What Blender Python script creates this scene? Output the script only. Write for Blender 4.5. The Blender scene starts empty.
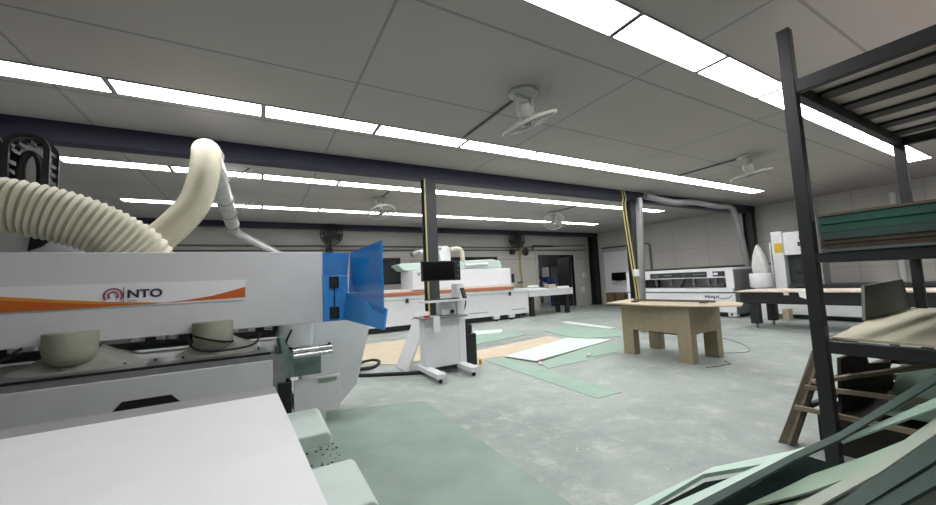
import bpy, bmesh, math, random
from mathutils import Vector, Matrix
random.seed(7)
SC = bpy.context.scene
COL = SC.collection
V = Vector
H, CZ = 1.3, 3.24            # camera height, ceiling height

# ---------------------------------------------------------------- materials
def lin(c):
    return tuple((x/12.92 if x <= .04045 else ((x+.055)/1.055)**2.4) for x in [v/255 for v in c])
_m = {}
def mat(name, rgb, rough=.5, metal=0., var=.06, scale=6., spec=.5, bump=0.):
    if name in _m: return _m[name]
    m = bpy.data.materials.new(name); m.use_nodes = True
    nt = m.node_tree; b = nt.nodes['Principled BSDF']
    c = lin(rgb)
    tc = nt.nodes.new('ShaderNodeTexCoord'); nz = nt.nodes.new('ShaderNodeTexNoise')
    nz.inputs['Scale'].default_value = scale; nz.inputs['Detail'].default_value = 4
    nt.links.new(tc.outputs['Object'], nz.inputs['Vector'])
    rp = nt.nodes.new('ShaderNodeValToRGB')
    rp.color_ramp.elements[0].position = .3; rp.color_ramp.elements[1].position = .7
    rp.color_ramp.elements[0].color = (*[max(0, x*(1-var*1.5)) for x in c], 1)
    rp.color_ramp.elements[1].color = (*[min(1, x*(1+var)) for x in c], 1)
    nt.links.new(nz.outputs['Fac'], rp.inputs['Fac']); nt.links.new(rp.outputs['Color'], b.inputs['Base Color'])
    b.inputs['Roughness'].default_value = rough; b.inputs['Metallic'].default_value = metal
    b.inputs['Specular IOR Level'].default_value = spec
    if bump:
        bp = nt.nodes.new('ShaderNodeBump'); bp.inputs['Strength'].default_value = bump; bp.inputs['Distance'].default_value = .01
        nt.links.new(nz.outputs['Fac'], bp.inputs['Height']); nt.links.new(bp.outputs['Normal'], b.inputs['Normal'])
    _m[name] = m
    return m

def math_node(nt, op, a, b=None):
    n = nt.nodes.new('ShaderNodeMath'); n.operation = op
    for i, v in enumerate((a, b)):
        if v is None: continue
        if isinstance(v, (int, float)): n.inputs[i].default_value = v
        else: nt.links.new(v, n.inputs[i])
    return n.outputs[0]

def seam_mat(name, rgb, seams, line_rgb, rough=.8, blotch=.12, bscale=.6):
    """plain board surface with thin joints; seams = (axis, origin, pitch, half width)"""
    m = bpy.data.materials.new(name); m.use_nodes = True; nt = m.node_tree; b = nt.nodes['Principled BSDF']
    tc = nt.nodes.new('ShaderNodeTexCoord'); sp = nt.nodes.new('ShaderNodeSeparateXYZ')
    nt.links.new(tc.outputs['Object'], sp.inputs[0])
    tot = None
    for ax, o, p, hw in seams:
        f = math_node(nt, 'ADD', math_node(nt, 'DIVIDE', math_node(nt, 'SUBTRACT', sp.outputs[ax], o), p), 100.5)
        f = math_node(nt, 'ABSOLUTE', math_node(nt, 'SUBTRACT', math_node(nt, 'FRACT', f), .5))
        f = math_node(nt, 'LESS_THAN', f, hw/p)
        tot = f if tot is None else math_node(nt, 'MAXIMUM', tot, f)
    nz = nt.nodes.new('ShaderNodeTexNoise'); nz.inputs['Scale'].default_value = bscale; nz.inputs['Detail'].default_value = 5
    nt.links.new(tc.outputs['Object'], nz.inputs['Vector'])
    c = lin(rgb); rp = nt.nodes.new('ShaderNodeValToRGB')
    rp.color_ramp.elements[0].position = .3; rp.color_ramp.elements[1].position = .7
    rp.color_ramp.elements[0].color = (*[x*(1-blotch) for x in c], 1); rp.color_ramp.elements[1].color = (*[min(1, x*(1+blotch)) for x in c], 1)
    nt.links.new(nz.outputs['Fac'], rp.inputs['Fac'])
    mx = nt.nodes.new('ShaderNodeMixRGB'); nt.links.new(rp.outputs['Color'], mx.inputs['Color1'])
    mx.inputs['Color2'].default_value = (*lin(line_rgb), 1)
    nt.links.new(math_node(nt, 'MULTIPLY', tot, .42), mx.inputs['Fac'])
    nt.links.new(mx.outputs['Color'], b.inputs['Base Color'])
    b.inputs['Roughness'].default_value = rough; b.inputs['Specular IOR Level'].default_value = .25
    return m

def emit_mat(name, rgb, s):
    m = bpy.data.materials.new(name); m.use_nodes = True; nt = m.node_tree
    b = nt.nodes['Principled BSDF']; b.inputs['Base Color'].default_value = (.8, .8, .8, 1)
    b.inputs['Emission Color'].default_value = (*rgb, 1); b.inputs['Emission Strength'].default_value = s
    return m

def glass_mat(name, rgb, alpha, rough=.15):
    m = bpy.data.materials.new(name); m.use_nodes = True; nt = m.node_tree; b = nt.nodes['Principled BSDF']
    b.inputs['Base Color'].default_value = (*lin(rgb), 1); b.inputs['Alpha'].default_value = alpha
    b.inputs['Roughness'].default_value = rough
    return m

def floor_mat():
    m = bpy.data.materials.new('painted concrete'); m.use_nodes = True; nt = m.node_tree; b = nt.nodes['Principled BSDF']
    tc = nt.nodes.new('ShaderNodeTexCoord')
    def noise(s, d, rough=.6, dist=0.):
        n = nt.nodes.new('ShaderNodeTexNoise'); n.inputs['Scale'].default_value = s; n.inputs['Detail'].default_value = d
        n.inputs['Roughness'].default_value = rough; n.inputs['Distortion'].default_value = dist
        nt.links.new(tc.outputs['Object'], n.inputs['Vector']); return n.outputs['Fac']
    def ramp(f, stops):
        r = nt.nodes.new('ShaderNodeValToRGB'); e = r.color_ramp.elements
        while len(e) < len(stops): e.new(.5)
        for q, (p, c) in zip(e, stops): q.position = p; q.color = (*lin(c), 1)
        nt.links.new(f, r.inputs['Fac']); return r.outputs['Color']
    base = ramp(noise(.55, 6, .6, .4), [(.3, (126, 134, 130)), (.5, (148, 156, 152)), (.68, (162, 170, 165))])
    dust = ramp(noise(3.2, 10, .78, .12), [(.45, (0, 0, 0)), (.54, (95, 95, 95)), (.64, (180, 180, 180))])
    mx = nt.nodes.new('ShaderNodeMixRGB'); nt.links.new(dust, mx.inputs['Fac'])
    nt.links.new(base, mx.inputs['Color1']); mx.inputs['Color2'].default_value = (*lin((194, 198, 193)), 1)
    st = ramp(noise(2.1, 8, .72, .3), [(.55, (0, 0, 0)), (.72, (150, 150, 150))])
    m2 = nt.nodes.new('ShaderNodeMixRGB'); nt.links.new(st, m2.inputs['Fac'])
    nt.links.new(mx.outputs['Color'], m2.inputs['Color1']); m2.inputs['Color2'].default_value = (*lin((102, 110, 106)), 1)
    nt.links.new(m2.outputs['Color'], b.inputs['Base Color'])
    r = nt.nodes.new('ShaderNodeMapRange'); nt.links.new(noise(3, 4), r.inputs['Value'])
    r.inputs['To Min'].default_value = .38; r.inputs['To Max'].default_value = .62
    nt.links.new(r.outputs[0], b.inputs['Roughness'])
    b.inputs['Specular IOR Level'].default_value = .4
    return m

M = dict(
    white=mat('white painted steel', (222, 222, 225), .42, var=.02),
    white2=mat('off white painted steel', (212, 214, 215), .5, var=.03),
    bright=mat('white belt', (222, 222, 225), .4, var=.015),
    roll=mat('grey roller rubber', (128, 128, 131), .4, var=.03),
    mach=mat('grey machined metal', (135, 139, 138), .4, .35, .12, 12),
    machd=mat('dark machine metal', (58, 62, 64), .45, .3, .15, 10),
    teal=mat('greenish cast metal', (120, 142, 138), .5, .2, .12, 10),
    black=mat('black plastic', (24, 25, 27), .45, var=.1),
    blackm=mat('black painted steel', (29, 29, 32), .5, var=.12),
    rubber=mat('black rubber', (18, 18, 19), .7, var=.1),
    chrome=mat('polished steel', (205, 205, 208), .18, .95, .03),
    galv=mat('galvanised duct', (204, 206, 208), .3, .4, .12, 5),
    alu=mat('aluminium frame', (140, 140, 142), .4, .6, .05),
    navy=mat('dark blue painted steel', (38, 39, 60), .55, var=.1, scale=3),
    col=mat('charcoal painted steel', (52, 54, 59), .55, var=.08, scale=3),
    hose=mat('cream hose', (194, 190, 170), .55, var=.05),
    hose2=mat('cream flexible duct', (188, 184, 162), .6, var=.05),
    cream=mat('translucent cream rubber', (168, 168, 150), .5, var=.08),
    cloth=mat('grey cloth skirt', (160, 162, 154), .8, var=.1),
    blue=mat('blue plastic', (64, 156, 236), .4, var=.03),
    orange=mat('orange vinyl', (207, 104, 36), .45, var=.03),
    orange2=mat('amber vinyl', (226, 150, 62), .45, var=.03),
    banner=mat('white vinyl', (246, 246, 250), .45, var=.01),
    ink=mat('dark blue grey ink', (47, 52, 64), .5, var=.02),
    red=mat('rose ink', (158, 66, 92), .5, var=.02),
    belt=mat('orange brown belt', (176, 108, 76), .6, var=.06),
    mint=mat('mint cover', (186, 205, 197), .35, var=.03),
    mintp=mat('mint paper face', (196, 218, 206), .6, var=.05, scale=4),
    mats=mat('green floor board', (132, 150, 140), .6, var=.1, scale=2.6),
    greens=mat('pale green board', (146, 172, 157), .6, var=.06, scale=3),
    greend=mat('dark green board', (46, 66, 59), .6, var=.1, scale=5),
    greenx=mat('deep green board edge', (34, 82, 70), .6, var=.14, scale=5),
    greeng=mat('grey green board', (84, 92, 86), .65, var=.08, scale=5),
    sheetw=mat('white laminate sheet', (214, 226, 220), .4, var=.02),
    beige=mat('raw beige board', (196, 182, 158), .7, var=.05, scale=3),
    ply=mat('pale chipboard', (178, 166, 142), .75, var=.08, scale=18),
    mdf=mat('brown fibreboard', (148, 136, 112), .75, var=.06, scale=14),
    wood=mat('weathered timber', (94, 85, 72), .8, var=.2, scale=14),
    woodd=mat('dark brown board', (74, 62, 52), .8, var=.15, scale=10),
    ragged=mat('worn spoilboard', (216, 202, 190), .8, var=.12, scale=14),
    yellow=mat('yellow air pipe', (186, 172, 112), .45, var=.05),
    label_y=mat('yellow sign', (206, 168, 40), .5, var=.05),
    pipe=mat('grey wall pipe', (104, 104, 104), .5, .2, .05),
    bag=mat('white filter bag', (198, 200, 200), .8, var=.06, scale=9, bump=.4),
    fan=mat('pale fan plastic', (186, 186, 180), .5, var=.04),
    pinkb=mat('pinkish beige board', (204, 195, 189), .7, var=.05, scale=4),
    ductg=mat('grey flexible duct', (138, 139, 139), .55, .1, .08, 8),
    inkl=mat('light print', (150, 150, 150), .5),
    paleb=mat('pale greenish beige board', (180, 176, 152), .7, var=.05, scale=3),
    woodp=mat('pale weathered timber', (136, 124, 106), .8, var=.15, scale=14),
    palegr=mat('pale sage board', (160, 182, 162), .6, var=.06, scale=3),
    pales=mat('pale grey green board', (166, 174, 162), .6, var=.04, scale=3),
    shadeg=mat('blackish green shade board', (22, 34, 31), .9, var=.15, scale=4, spec=.1),  # near-black tone paints the shade under the heap strips
    darkb=mat('blackish brown crate shade', (38, 33, 29), .8, var=.15, scale=8),  # near-black tone paints the shade inside the crate
    coverg=mat('pale greenish cover', (186, 198, 192), .5, var=.03),
    jamb=mat('pale grey door frame', (176, 174, 170), .7, var=.03),
    card=mat('brown cardboard', (104, 84, 64), .8, var=.08),
    screen=mat('screen glass', (8, 9, 11), .15, var=.0),
    paper=mat('paper', (226, 226, 224), .8, var=.02),
    doorc=mat('dark grey leaf', (44, 42, 42), .6, var=.05),
    skin=mat('skin', (190, 140, 112), .6, var=.03),
    hair=mat('black hair', (16, 14, 14), .6, var=.1),
    bluec=mat('blue work clothes', (38, 56, 120), .85, var=.1),
    interior=mat('grey room paint', (168, 164, 166), .8, var=.04),
    glass=glass_mat('window glass', (70, 76, 78), .55, .08),
    bluecl=glass_mat('clear blue guard', (10, 134, 216), .72, .2),
    light=emit_mat('lit diffuser', (1, .997, .988), 18.0),
    red2=mat('red plastic', (190, 40, 40), .5),
)
M['floor'] = floor_mat()
M['ceil'] = seam_mat('ceiling board', (174, 169, 167), [(0, .81, 2.44, .012), (1, 2.2, 1.22, .012)], (70, 70, 68), .85, .05, .5)
M['wallr'] = seam_mat('wall panel', (190, 187, 182), [(1, .9, 1.22, .01), (2, 2.12, .9, .01)], (135, 134, 131), .8, .07, .7)
M['wallb'] = seam_mat('wall panel back', (182, 179, 174), [(2, 2.12, 5., .02)], (110, 109, 107), .8, .08, .7)

# ---------------------------------------------------------------- mesh builder
class MB:
    def __init__(s): s.b = bmesh.new()
    def box(s, x0, x1, y0, y1, z0, z1):
        vs = [s.b.verts.new(p) for p in ((x0,y0,z0),(x1,y0,z0),(x1,y1,z0),(x0,y1,z0),(x0,y0,z1),(x1,y0,z1),(x1,y1,z1),(x0,y1,z1))]
        for f in ((3,2,1,0),(4,5,6,7),(0,1,5,4),(1,2,6,5),(2,3,7,6),(3,0,4,7)): s.b.faces.new([vs[i] for i in f])
        return s
    def bar(s, p0, p1, w, h, up=(0,0,1)):
        """box from p0 to p1, w across, h along up"""
        p0, p1 = V(p0), V(p1); d = (p1-p0).normalized(); u = V(up)
        sd = d.cross(u).normalized(); u = sd.cross(d).normalized()
        vs = []
        for p in (p0, p1):
            for a, b_ in ((-1,-1),(1,-1),(1,1),(-1,1)): vs.append(s.b.verts.new(p+sd*a*w/2+u*b_*h/2))
        for f in ((0,1,2,3),(7,6,5,4),(0,4,5,1),(1,5,6,2),(2,6,7,3),(3,7,4,0)): s.b.faces.new([vs[i] for i in f])
        return s
    def prism(s, pts, off):
        """polygon of 3-D points pushed along the vector off"""
        off = V(off); a = [s.b.verts.new(p) for p in pts]; c = [s.b.verts.new(V(p)+off) for p in pts]; n = len(pts)
        s.b.faces.new(a); s.b.faces.new(c[::-1])
        for i in range(n): s.b.faces.new([a[i], c[i], c[(i+1)%n], a[(i+1)%n]])
        return s
    def tube(s, pts, r, n=12, caps=True):
        pts = [V(p) for p in pts]; rs = r if isinstance(r, (list, tuple)) else [r]*len(pts)
        rings = []; ref = None
        for i, p in enumerate(pts):
            t = (pts[min(i+1, len(pts)-1)]-pts[max(i-1, 0)]).normalized()
            if ref is None: ref = t.orthogonal().normalized()
            ref = (ref-t*ref.dot(t)).normalized(); q = t.cross(ref)
            rings.append([s.b.verts.new(p+(ref*math.cos(a)+q*math.sin(a))*rs[i]) for a in [2*math.pi*k/n for k in range(n)]])
        for A, B in zip(rings, rings[1:]):
            for k in range(n): s.b.faces.new([A[k], A[(k+1)%n], B[(k+1)%n], B[k]])
        if caps: s.b.faces.new(rings[0][::-1]); s.b.faces.new(rings[-1])
        return s
    def lathe(s, c, prof, n=24, axis=(0,0,1), sx=1., sy=1.):
        """prof = (radius, height) pairs along axis from c"""
        c, ax = V(c), V(axis).normalized()
        u = V((1,0,0)) if abs(ax.x) < .9 else V((0,1,0))
        u = (u-ax*u.dot(ax)).normalized(); w = ax.cross(u); rings = []
        for r, h in prof: rings.append([s.b.verts.new(c+ax*h+u*math.cos(a)*r*sx+w*math.sin(a)*r*sy) for a in [2*math.pi*k/n for k in range(n)]])
        for A, B in zip(rings, rings[1:]):
            for k in range(n): s.b.faces.new([A[k], A[(k+1)%n], B[(k+1)%n], B[k]])
        s.b.faces.new(rings[0][::-1]); s.b.faces.new(rings[-1])
        return s
    def torus(s, c, R, r, axis=(0,0,1), n=32, a0=0., a1=2*math.pi, m=8):
        c, ax = V(c), V(axis).normalized(); u = ax.orthogonal().normalized()
        if abs(ax.y) > .9: u = V((1,0,0))
        w = ax.cross(u); full = abs(a1-a0-2*math.pi) < 1e-4; k = n if full else n+1; rings = []
        for i in range(k):
            a = a0+(a1-a0)*i/n; d = u*math.cos(a)+w*math.sin(a)
            rings.append([s.b.verts.new(c+d*(R+r*math.cos(t))+ax*r*math.sin(t)) for t in [2*math.pi*j/m for j in range(m)]])
        pr = list(zip(rings, rings[1:]))+([(rings[-1], rings[0])] if full else [])
        for A, B in pr:
            for j in range(m): s.b.faces.new([A[j], A[(j+1)%m], B[(j+1)%m], B[j]])
        if not full: s.b.faces.new(rings[0][::-1]); s.b.faces.new(rings[-1])
        return s
    def ribbon(s, A, B, th):
        """board between two edge polylines A and B, th thick, hanging below them"""
        top = []
        for a, b_ in zip(A, B): top.append((V(a), V(b_)))
        n = len(top); dn = []
        for i in range(n):
            j0, j1 = max(i-1, 0), min(i+1, n-1)
            t = (top[j1][0]+top[j1][1]-top[j0][0]-top[j0][1]); sd = top[i][1]-top[i][0]
            nn = t.cross(sd).normalized()
            if nn.z < 0: nn = -nn
            dn.append(nn*th)
        r = [[s.b.verts.new(q) for q in (a, b_, b_-d, a-d)] for (a, b_), d in zip(top, dn)]
        for P, Q in zip(r, r[1:]):
            for k in range(4): s.b.faces.new([P[k], P[(k+1)%4], Q[(k+1)%4], Q[k]])
        s.b.faces.new(r[0][::-1]); s.b.faces.new(r[-1])
        return s
    def build(s, name, m, parent=None, bevel=0., smooth=False, origin=None):
        me = bpy.data.meshes.new(name)
        bmesh.ops.recalc_face_normals(s.b, faces=s.b.faces)
        r = parent
        while r is not None and r.parent is not None: r = r.parent
        if r is not None: o0 = V(r.location)
        elif origin is not None: o0 = V(origin)
        else:
            co = [v.co for v in s.b.verts]
            o0 = V(((min(c.x for c in co)+max(c.x for c in co))/2, (min(c.y for c in co)+max(c.y for c in co))/2, min(c.z for c in co)))
        bmesh.ops.translate(s.b, verts=s.b.verts, vec=-o0)
        if smooth:
            for f in s.b.faces: f.smooth = True
        s.b.to_mesh(me); s.b.free(); me.materials.append(M[m] if isinstance(m, str) else m)
        o = bpy.data.objects.new(name, me); COL.objects.link(o)
        if parent is None: o.location = o0
        else: o.parent = parent
        if bevel:
            bv = o.modifiers.new('bevel', 'BEVEL'); bv.width = bevel; bv.segments = 2; bv.limit_method = 'ANGLE'
        if smooth:
            try: me.set_sharp_from_angle(angle=math.radians(40))
            except Exception: pass
        return o

def tag(o, label, cat, group=None, kind=None):
    if label: o['label'] = label
    if cat: o['category'] = cat
    if group: o['group'] = group
    if kind: o['kind'] = kind
    return o
def thing(name, label, cat, loc=(0,0,0), group=None):
    o = bpy.data.objects.new(name, None); o.empty_display_size = .1; COL.objects.link(o); o.location = loc
    return tag(o, label, cat, group)
def struct(name, mb, m):
    return tag(mb.build(name, m, origin=(0,0,0)), None, None, kind='structure')
def kids(o): return [c for c in bpy.data.objects if c.parent is o]
def copy_tree(o, parent=None):
    c = o.copy(); COL.objects.link(c); c.parent = parent
    for ch in kids(o): copy_tree(ch, c)
    return c
def box(*a): return MB().box(*a)
def lab(o, s): o['label'] = s; return o

def text_mesh(body, name, m, parent, o, u, v, width, height, bold=0., shear=0.):
    """flat lettering: o lower left corner, u reading direction, v up"""
    cu = bpy.data.curves.new('lettering', 'FONT'); cu.body = body; cu.size = 1; cu.offset = bold; cu.shear = shear
    t = bpy.data.objects.new('lettering', cu); COL.objects.link(t)
    bpy.context.view_layer.update()
    dg = bpy.context.evaluated_depsgraph_get(); me = bpy.data.meshes.new_from_object(t.evaluated_get(dg))
    bpy.data.objects.remove(t)
    xs = [p.co.x for p in me.vertices]; ys = [p.co.y for p in me.vertices]
    r = parent
    while r.parent is not None: r = r.parent
    u, v, o = V(u), V(v), V(o)-V(r.location)
    for p in me.vertices:
        p.co = o+u*((p.co.x-min(xs))/(max(xs)-min(xs))*width)+v*((p.co.y-min(ys))/(max(ys)-min(ys))*height)
    me.materials.clear(); me.materials.append(M[m])
    ob = bpy.data.objects.new(name, me); COL.objects.link(ob); ob.parent = parent
    return ob

def spline(pts, n=10):
    """Catmull-Rom through points"""
    P = [V(p) for p in pts]; P = [P[0]*2-P[1]]+P+[P[-1]*2-P[-2]]; out = []
    for i in range(1, len(P)-2):
        a, b, c, d = P[i-1:i+3]
        for k in range(n):
            t = k/n; out.append(.5*((2*b)+(c-a)*t+(2*a-5*b+4*c-d)*t*t+(3*b-a-3*c+d)*t**3))
    out.append(P[-2]); return out

# ---------------------------------------------------------------- room
XL, XR, YF, YB = -6., 13.55, -4.5, 12.1
struct('floor', box(XL-.1, XR+3.2, YF-.1, 15.6, -.1, 0), 'floor')
struct('ceiling', box(XL-.1, XR+.1, YF-.1, YB+.1, CZ, CZ+.12), 'ceil')
struct('wall_left', box(XL-.1, XL, YF, YB, 0, CZ), 'wallr')
struct('wall_front', box(XL-.1, XR+.1, YF-.1, YF, 0, CZ), 'wallr')
struct('wall_right', box(XR, XR+.1, YF, YB, 0, CZ), 'wallr')
wb = MB()
WIN1, WIN2, DOOR = (2.55, 4.16, 1.33, 2.22), (6.1, 8.15, 1.4, 2.23), (10.2, 12.28, 0, 2.29)
xs = [XL-.1, WIN1[0], WIN1[1], WIN2[0], WIN2[1], DOOR[0], DOOR[1], XR+.1]
for i, (a, b) in enumerate(zip(xs, xs[1:])):
    hole = {1: WIN1, 3: WIN2, 5: DOOR}.get(i)
    if hole is None: wb.box(a, b, YB, YB+.14, 0, CZ)
    else:
        if hole[2] > 0: wb.box(a, b, YB, YB+.14, 0, hole[2])
        wb.box(a, b, YB, YB+.14, hole[3], CZ)
struct('wall_back', wb, 'wallb')
for i, w in enumerate((WIN1, WIN2)):
    f = MB(); t = .05
    f.box(w[0], w[1], YB-.02, YB+.1, w[2], w[2]+t).box(w[0], w[1], YB-.02, YB+.1, w[3]-t, w[3])
    f.box(w[0], w[0]+t, YB-.02, YB+.1, w[2]+t, w[3]-t).box(w[1]-t, w[1], YB-.02, YB+.1, w[2]+t, w[3]-t)
    xm = (w[0]+w[1])/2; f.box(xm-.03, xm+.03, YB-.01, YB+.09, w[2]+t, w[3]-t)
    fo = struct('window_%d' % (i+1), f, 'blackm')
    box(w[0]+t, w[1]-t, YB+.03, YB+.045, w[2]+t, w[3]-t).build('window_pane', 'glass', fo)
    struct('trim_%d' % (i+1), box(w[0]-.2, w[1]+.2, YB+.5, YB+.6, w[2]-.3, w[3]+.2), 'greeng')   # grey screen wall outside the window
jb = MB()
jb.box(DOOR[0]-.12, DOOR[0], YB-.03, YB+.16, 0, 2.41).box(DOOR[1], DOOR[1]+.14, YB-.03, YB+.16, 0, 2.41).box(DOOR[0], DOOR[1], YB-.03, YB+.16, 2.29, 2.41)
struct('door_1', jb, 'jamb')
# the room beyond the doorway
rb = MB()
rb.box(8.5, 16.4, 15.4, 15.5, 0, 2.8).box(8.4, 8.5, YB+.14, 15.5, 0, 2.8).box(16.4, 16.5, YB+.14, 15.5, 0, 2.8).box(8.4, 16.5, YB+.14, 15.5, 2.8, 2.9)
struct('wall_room_beyond', rb, 'interior')

# steel frame
def h_beam(name, label, y0, w, z0, z1, x0, x1):
    m = MB(); t = .022
    m.box(x0, x1, y0, y0+w, z0, z0+t).box(x0, x1, y0, y0+w, z1-t, z1).box(x0, x1, y0+w/2-.008, y0+w/2+.008, z0+t, z1-t)
    m.box(x0, x1, y0+.004, y0+.03, z0+t, z1-t)
    tag(m.build(name, 'navy'), label, 'beam')
h_beam('steel_beam', 'dark blue steel beam crossing the middle of the ceiling above the columns', 5.5, .2, 3.02, CZ, XL, 13.5)
h_beam('steel_beam.001', 'dark steel beam along the top of the back wall', 11.7, .3, 3.1, CZ+0, XL, 13.5)
def column(label, x, y, w, z1, m='col', d=None):
    d = d or w; t = .016; b = MB()
    b.box(x-w/2, x+w/2, y-d/2, y-d/2+t, .02, z1).box(x-w/2, x+w/2, y+d/2-t, y+d/2, .02, z1).box(x-.008, x+.008, y-d/2+t, y+d/2-t, .02, z1)
    r = thing('steel_column', label, 'column', (x, y, 0))
    b.build('shaft', m, r)
    box(x-w/2-.05, x+w/2+.05, y-d/2-.05, y+d/2+.05, 0, .02).build('base_plate', m, r)
    return r
c = column('charcoal steel column behind the touch-screen control pedestal', 2.455, 5.6, .19, 3.02)
lab(box(2.335, 2.355, 5.48, 5.5, .1, 3.02).build('air_pipe', 'yellow', c), 'yellow air pipe strapped to the column')
lab(box(2.36, 2.55, 5.48, 5.49, 0.02, 1.0).build('cover_plate', 'blackm', c), 'black lower cover plate')
column('steel column in the middle of the hall behind the chipboard workbench', 7.66, 5.62, .2, 3.02)
column('dark steel column on the right wall where the blue beam ends', 13.3, 5.6, .24, 3.02, 'blackm')
column('dark steel column in the far right corner of the hall', 13.33, 11.86, .3, 3.1, 'blackm')

# ---------------------------------------------------------------- ceiling lights
L0 = thing('ceiling_light', '', 'ceiling light', (0, 0, CZ), 'ceiling panel lights')
fr = MB(); a, b2, t = .6, .15, .012
fr.box(-a, a, -b2, -b2+t, CZ-.012, CZ+.0).box(-a, a, b2-t, b2, CZ-.012, CZ).box(-a, -a+t, -b2+t, b2-t, CZ-.012, CZ).box(a-t, a, -b2+t, b2-t, CZ-.012, CZ)
fr.build('frame', 'alu', L0)
box(-a+t, a-t, -b2+t, b2-t, CZ-.009, CZ-.003).build('diffuser', 'light', L0)
ORD = ['rightmost'] + [s+' from the right' for s in ('second','third','fourth','fifth','sixth','seventh','eighth','ninth','tenth','eleventh')]
rows = [(1.725, 'in the ceiling row nearest the camera', 9), (4.375, 'in the second ceiling row, before the blue beam', 11),
        (7.0, 'in the third ceiling row, past the blue beam', 11), (9.6, 'in the farthest ceiling row', 11),
        (-.93, 'in the unseen ceiling row added behind the camera', 9)]  # unseen row added to light the floor and machine fronts
first = True
for y, w, n in rows:
    for k in range(n):
        o = L0 if first else copy_tree(L0); first = False
        o.location = (11.055-1.2255*(k+.5), y, CZ)
        o['label'] = 'lit panel, %s %s' % (ORD[k], w)

# ---------------------------------------------------------------- fans
def orbit_fan(x, y, label, axis):
    r = thing('ceiling_fan', label, 'ceiling fan', (x, y, CZ), 'ceiling orbit fans')
    MB().lathe((x,y,CZ), [(.15,-.002),(.15,-.03),(.11,-.05)], 20).build('mount_plate', 'fan', r, smooth=True)
    MB().bar((x-.09,y,CZ-.04), (x-.1,y,CZ-.22), .05, .03, (1,0,0)).bar((x+.09,y,CZ-.04), (x+.1,y,CZ-.22), .05, .03, (1,0,0)).box(x-.1,x+.1,y-.025,y+.025,CZ-.06,CZ-.04).build('bracket', 'fan', r, .004)
    ax = V(axis).normalized(); c0 = V((x,y,CZ-.2))
    MB().lathe(c0, [(.03,-.06),(.075,-.05),(.085,0),(.075,.06),(.04,.09)], 18, ax).build('motor', 'fan', r, smooth=True)
    cg = MB(); c1 = c0+ax*.14; R = .29
    cg.torus(c1, R, .015, ax, 40).torus(c1+ax*.035, .2, .004, ax, 32, m=6).torus(c1+ax*.045, .1, .004, ax, 24, m=6).torus(c1-ax*.035, .2, .004, ax, 32, m=6)
    u = ax.orthogonal().normalized(); w = ax.cross(u)
    for k in range(28):
        d = u*math.cos(k*math.pi/14)+w*math.sin(k*math.pi/14)
        cg.tube([c1+ax*.045+d*.04, c1+ax*.035+d*.2, c1+d*R, c1-ax*.035+d*.2, c1-ax*.05+d*.08], .003, 4)
    cg.build('cage', 'fan', r, smooth=True)
    bl = MB()
    for k in range(3):
        d = u*math.cos(k*2.094)+w*math.sin(k*2.094); e = ax.cross(d)
        bl.prism([c1+d*.03-e*.03, c1+d*.25-e*.08+ax*.015, c1+d*.26+e*.05-ax*.015, c1+d*.03+e*.04], ax*.005)
    bl.lathe(c1, [(.05,-.03),(.05,.03)], 16, ax)
    bl.build('blades', 'alu', r)
FA1, FA2 = (.41,.01,-.91), (.18,-.10,-.98)
orbit_fan(2.38, 2.89, 'pale round ceiling fan nearest the camera, tilted sharply', FA1)
orbit_fan(7.3, 3.0, 'pale ceiling fan right of the hall, near the storage rack upright', FA2)
orbit_fan(2.31, 7.93, 'pale ceiling fan seen past the blue beam, left of the column', (.088,-.364,-.927))
orbit_fan(7.54, 8.12, 'pale ceiling fan in front of the farthest row, near the doorway', (-.478,-.588,-.653))
for (x, y0, y1, l) in ((2.38, 2.98, 4.2, 'grey conduit running from the nearest ceiling fan to the lights'), (7.3, 3.1, 4.2, 'grey conduit running from the right-hand ceiling fan to the lights'),
                    (2.31, 7.16, 7.85, 'short grey conduit feeding the ceiling fan left of the column'), (7.54, 7.16, 8.0, 'short grey conduit feeding the ceiling fan by the doorway')):
    tag(MB().tube([(x,y0,CZ-.015),(x,y1,CZ-.015)], .014, 8).build('conduit', 'pipe', smooth=True), l, 'conduit', 'ceiling conduits')

def wall_fan(label, loc, ax, m):
    r = thing('wall_fan', label, 'wall fan', loc); c = V(loc); ax = V(ax).normalized()
    u = ax.orthogonal().normalized(); w = ax.cross(u)
    g = MB(); g.torus(c, .32, .014, ax, 36).torus(c+ax*.06, .22, .006, ax, 30, m=6).torus(c+ax*.08, .1, .006, ax, 24, m=6)
    for k in range(64):
        d = u*math.cos(k*math.pi/32)+w*math.sin(k*math.pi/32)
        g.tube([c+ax*.085+d*.04, c+ax*.065+d*.2, c+d*.32, c-ax*.08+d*.2, c-ax*.1+d*.06], .005, 4)
    g.build('cage', m, r)
    b = MB()
    for k in range(3):
        d = u*math.cos(k*2.094)+w*math.sin(k*2.094); e = ax.cross(d)
        b.prism([c+d*.03-e*.05, c+d*.28-e*.14+ax*.03, c+d*.29+e*.1-ax*.03, c+d*.03+e*.05], ax*.006)
    b.lathe(c, [(.06,-.04),(.06,.05)], 16, ax); b.build('blades', 'machd', r)
    MB().lathe(c-ax*.1, [(.08,-.14),(.1,-.1),(.1,0),(.06,.03)], 18, ax).build('motor', 'black', r, smooth=True)
    k = c-ax*.18
    a_ = MB().tube([k, (k.x, k.y, k.z-.42), (k.x, YB-.02, k.z-.45)], .03, 8); a_.build('bracket', 'black', r)
    box(k.x-.1, k.x+.1, YB-.14, YB-.01, k.z-.56, k.z-.36).build('control_box', 'black', r, .01)
wall_fan('dark round wall fan facing the hall, above the blue guard', (1.86, 11.6, 2.9), (.05,-1,-.05), 'blackm')
wall_fan('dark wall fan turned sideways, above the edge banding machine', (8.72, 11.5, 2.83), (-.8,-.55,-.25), 'blackm')

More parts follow.
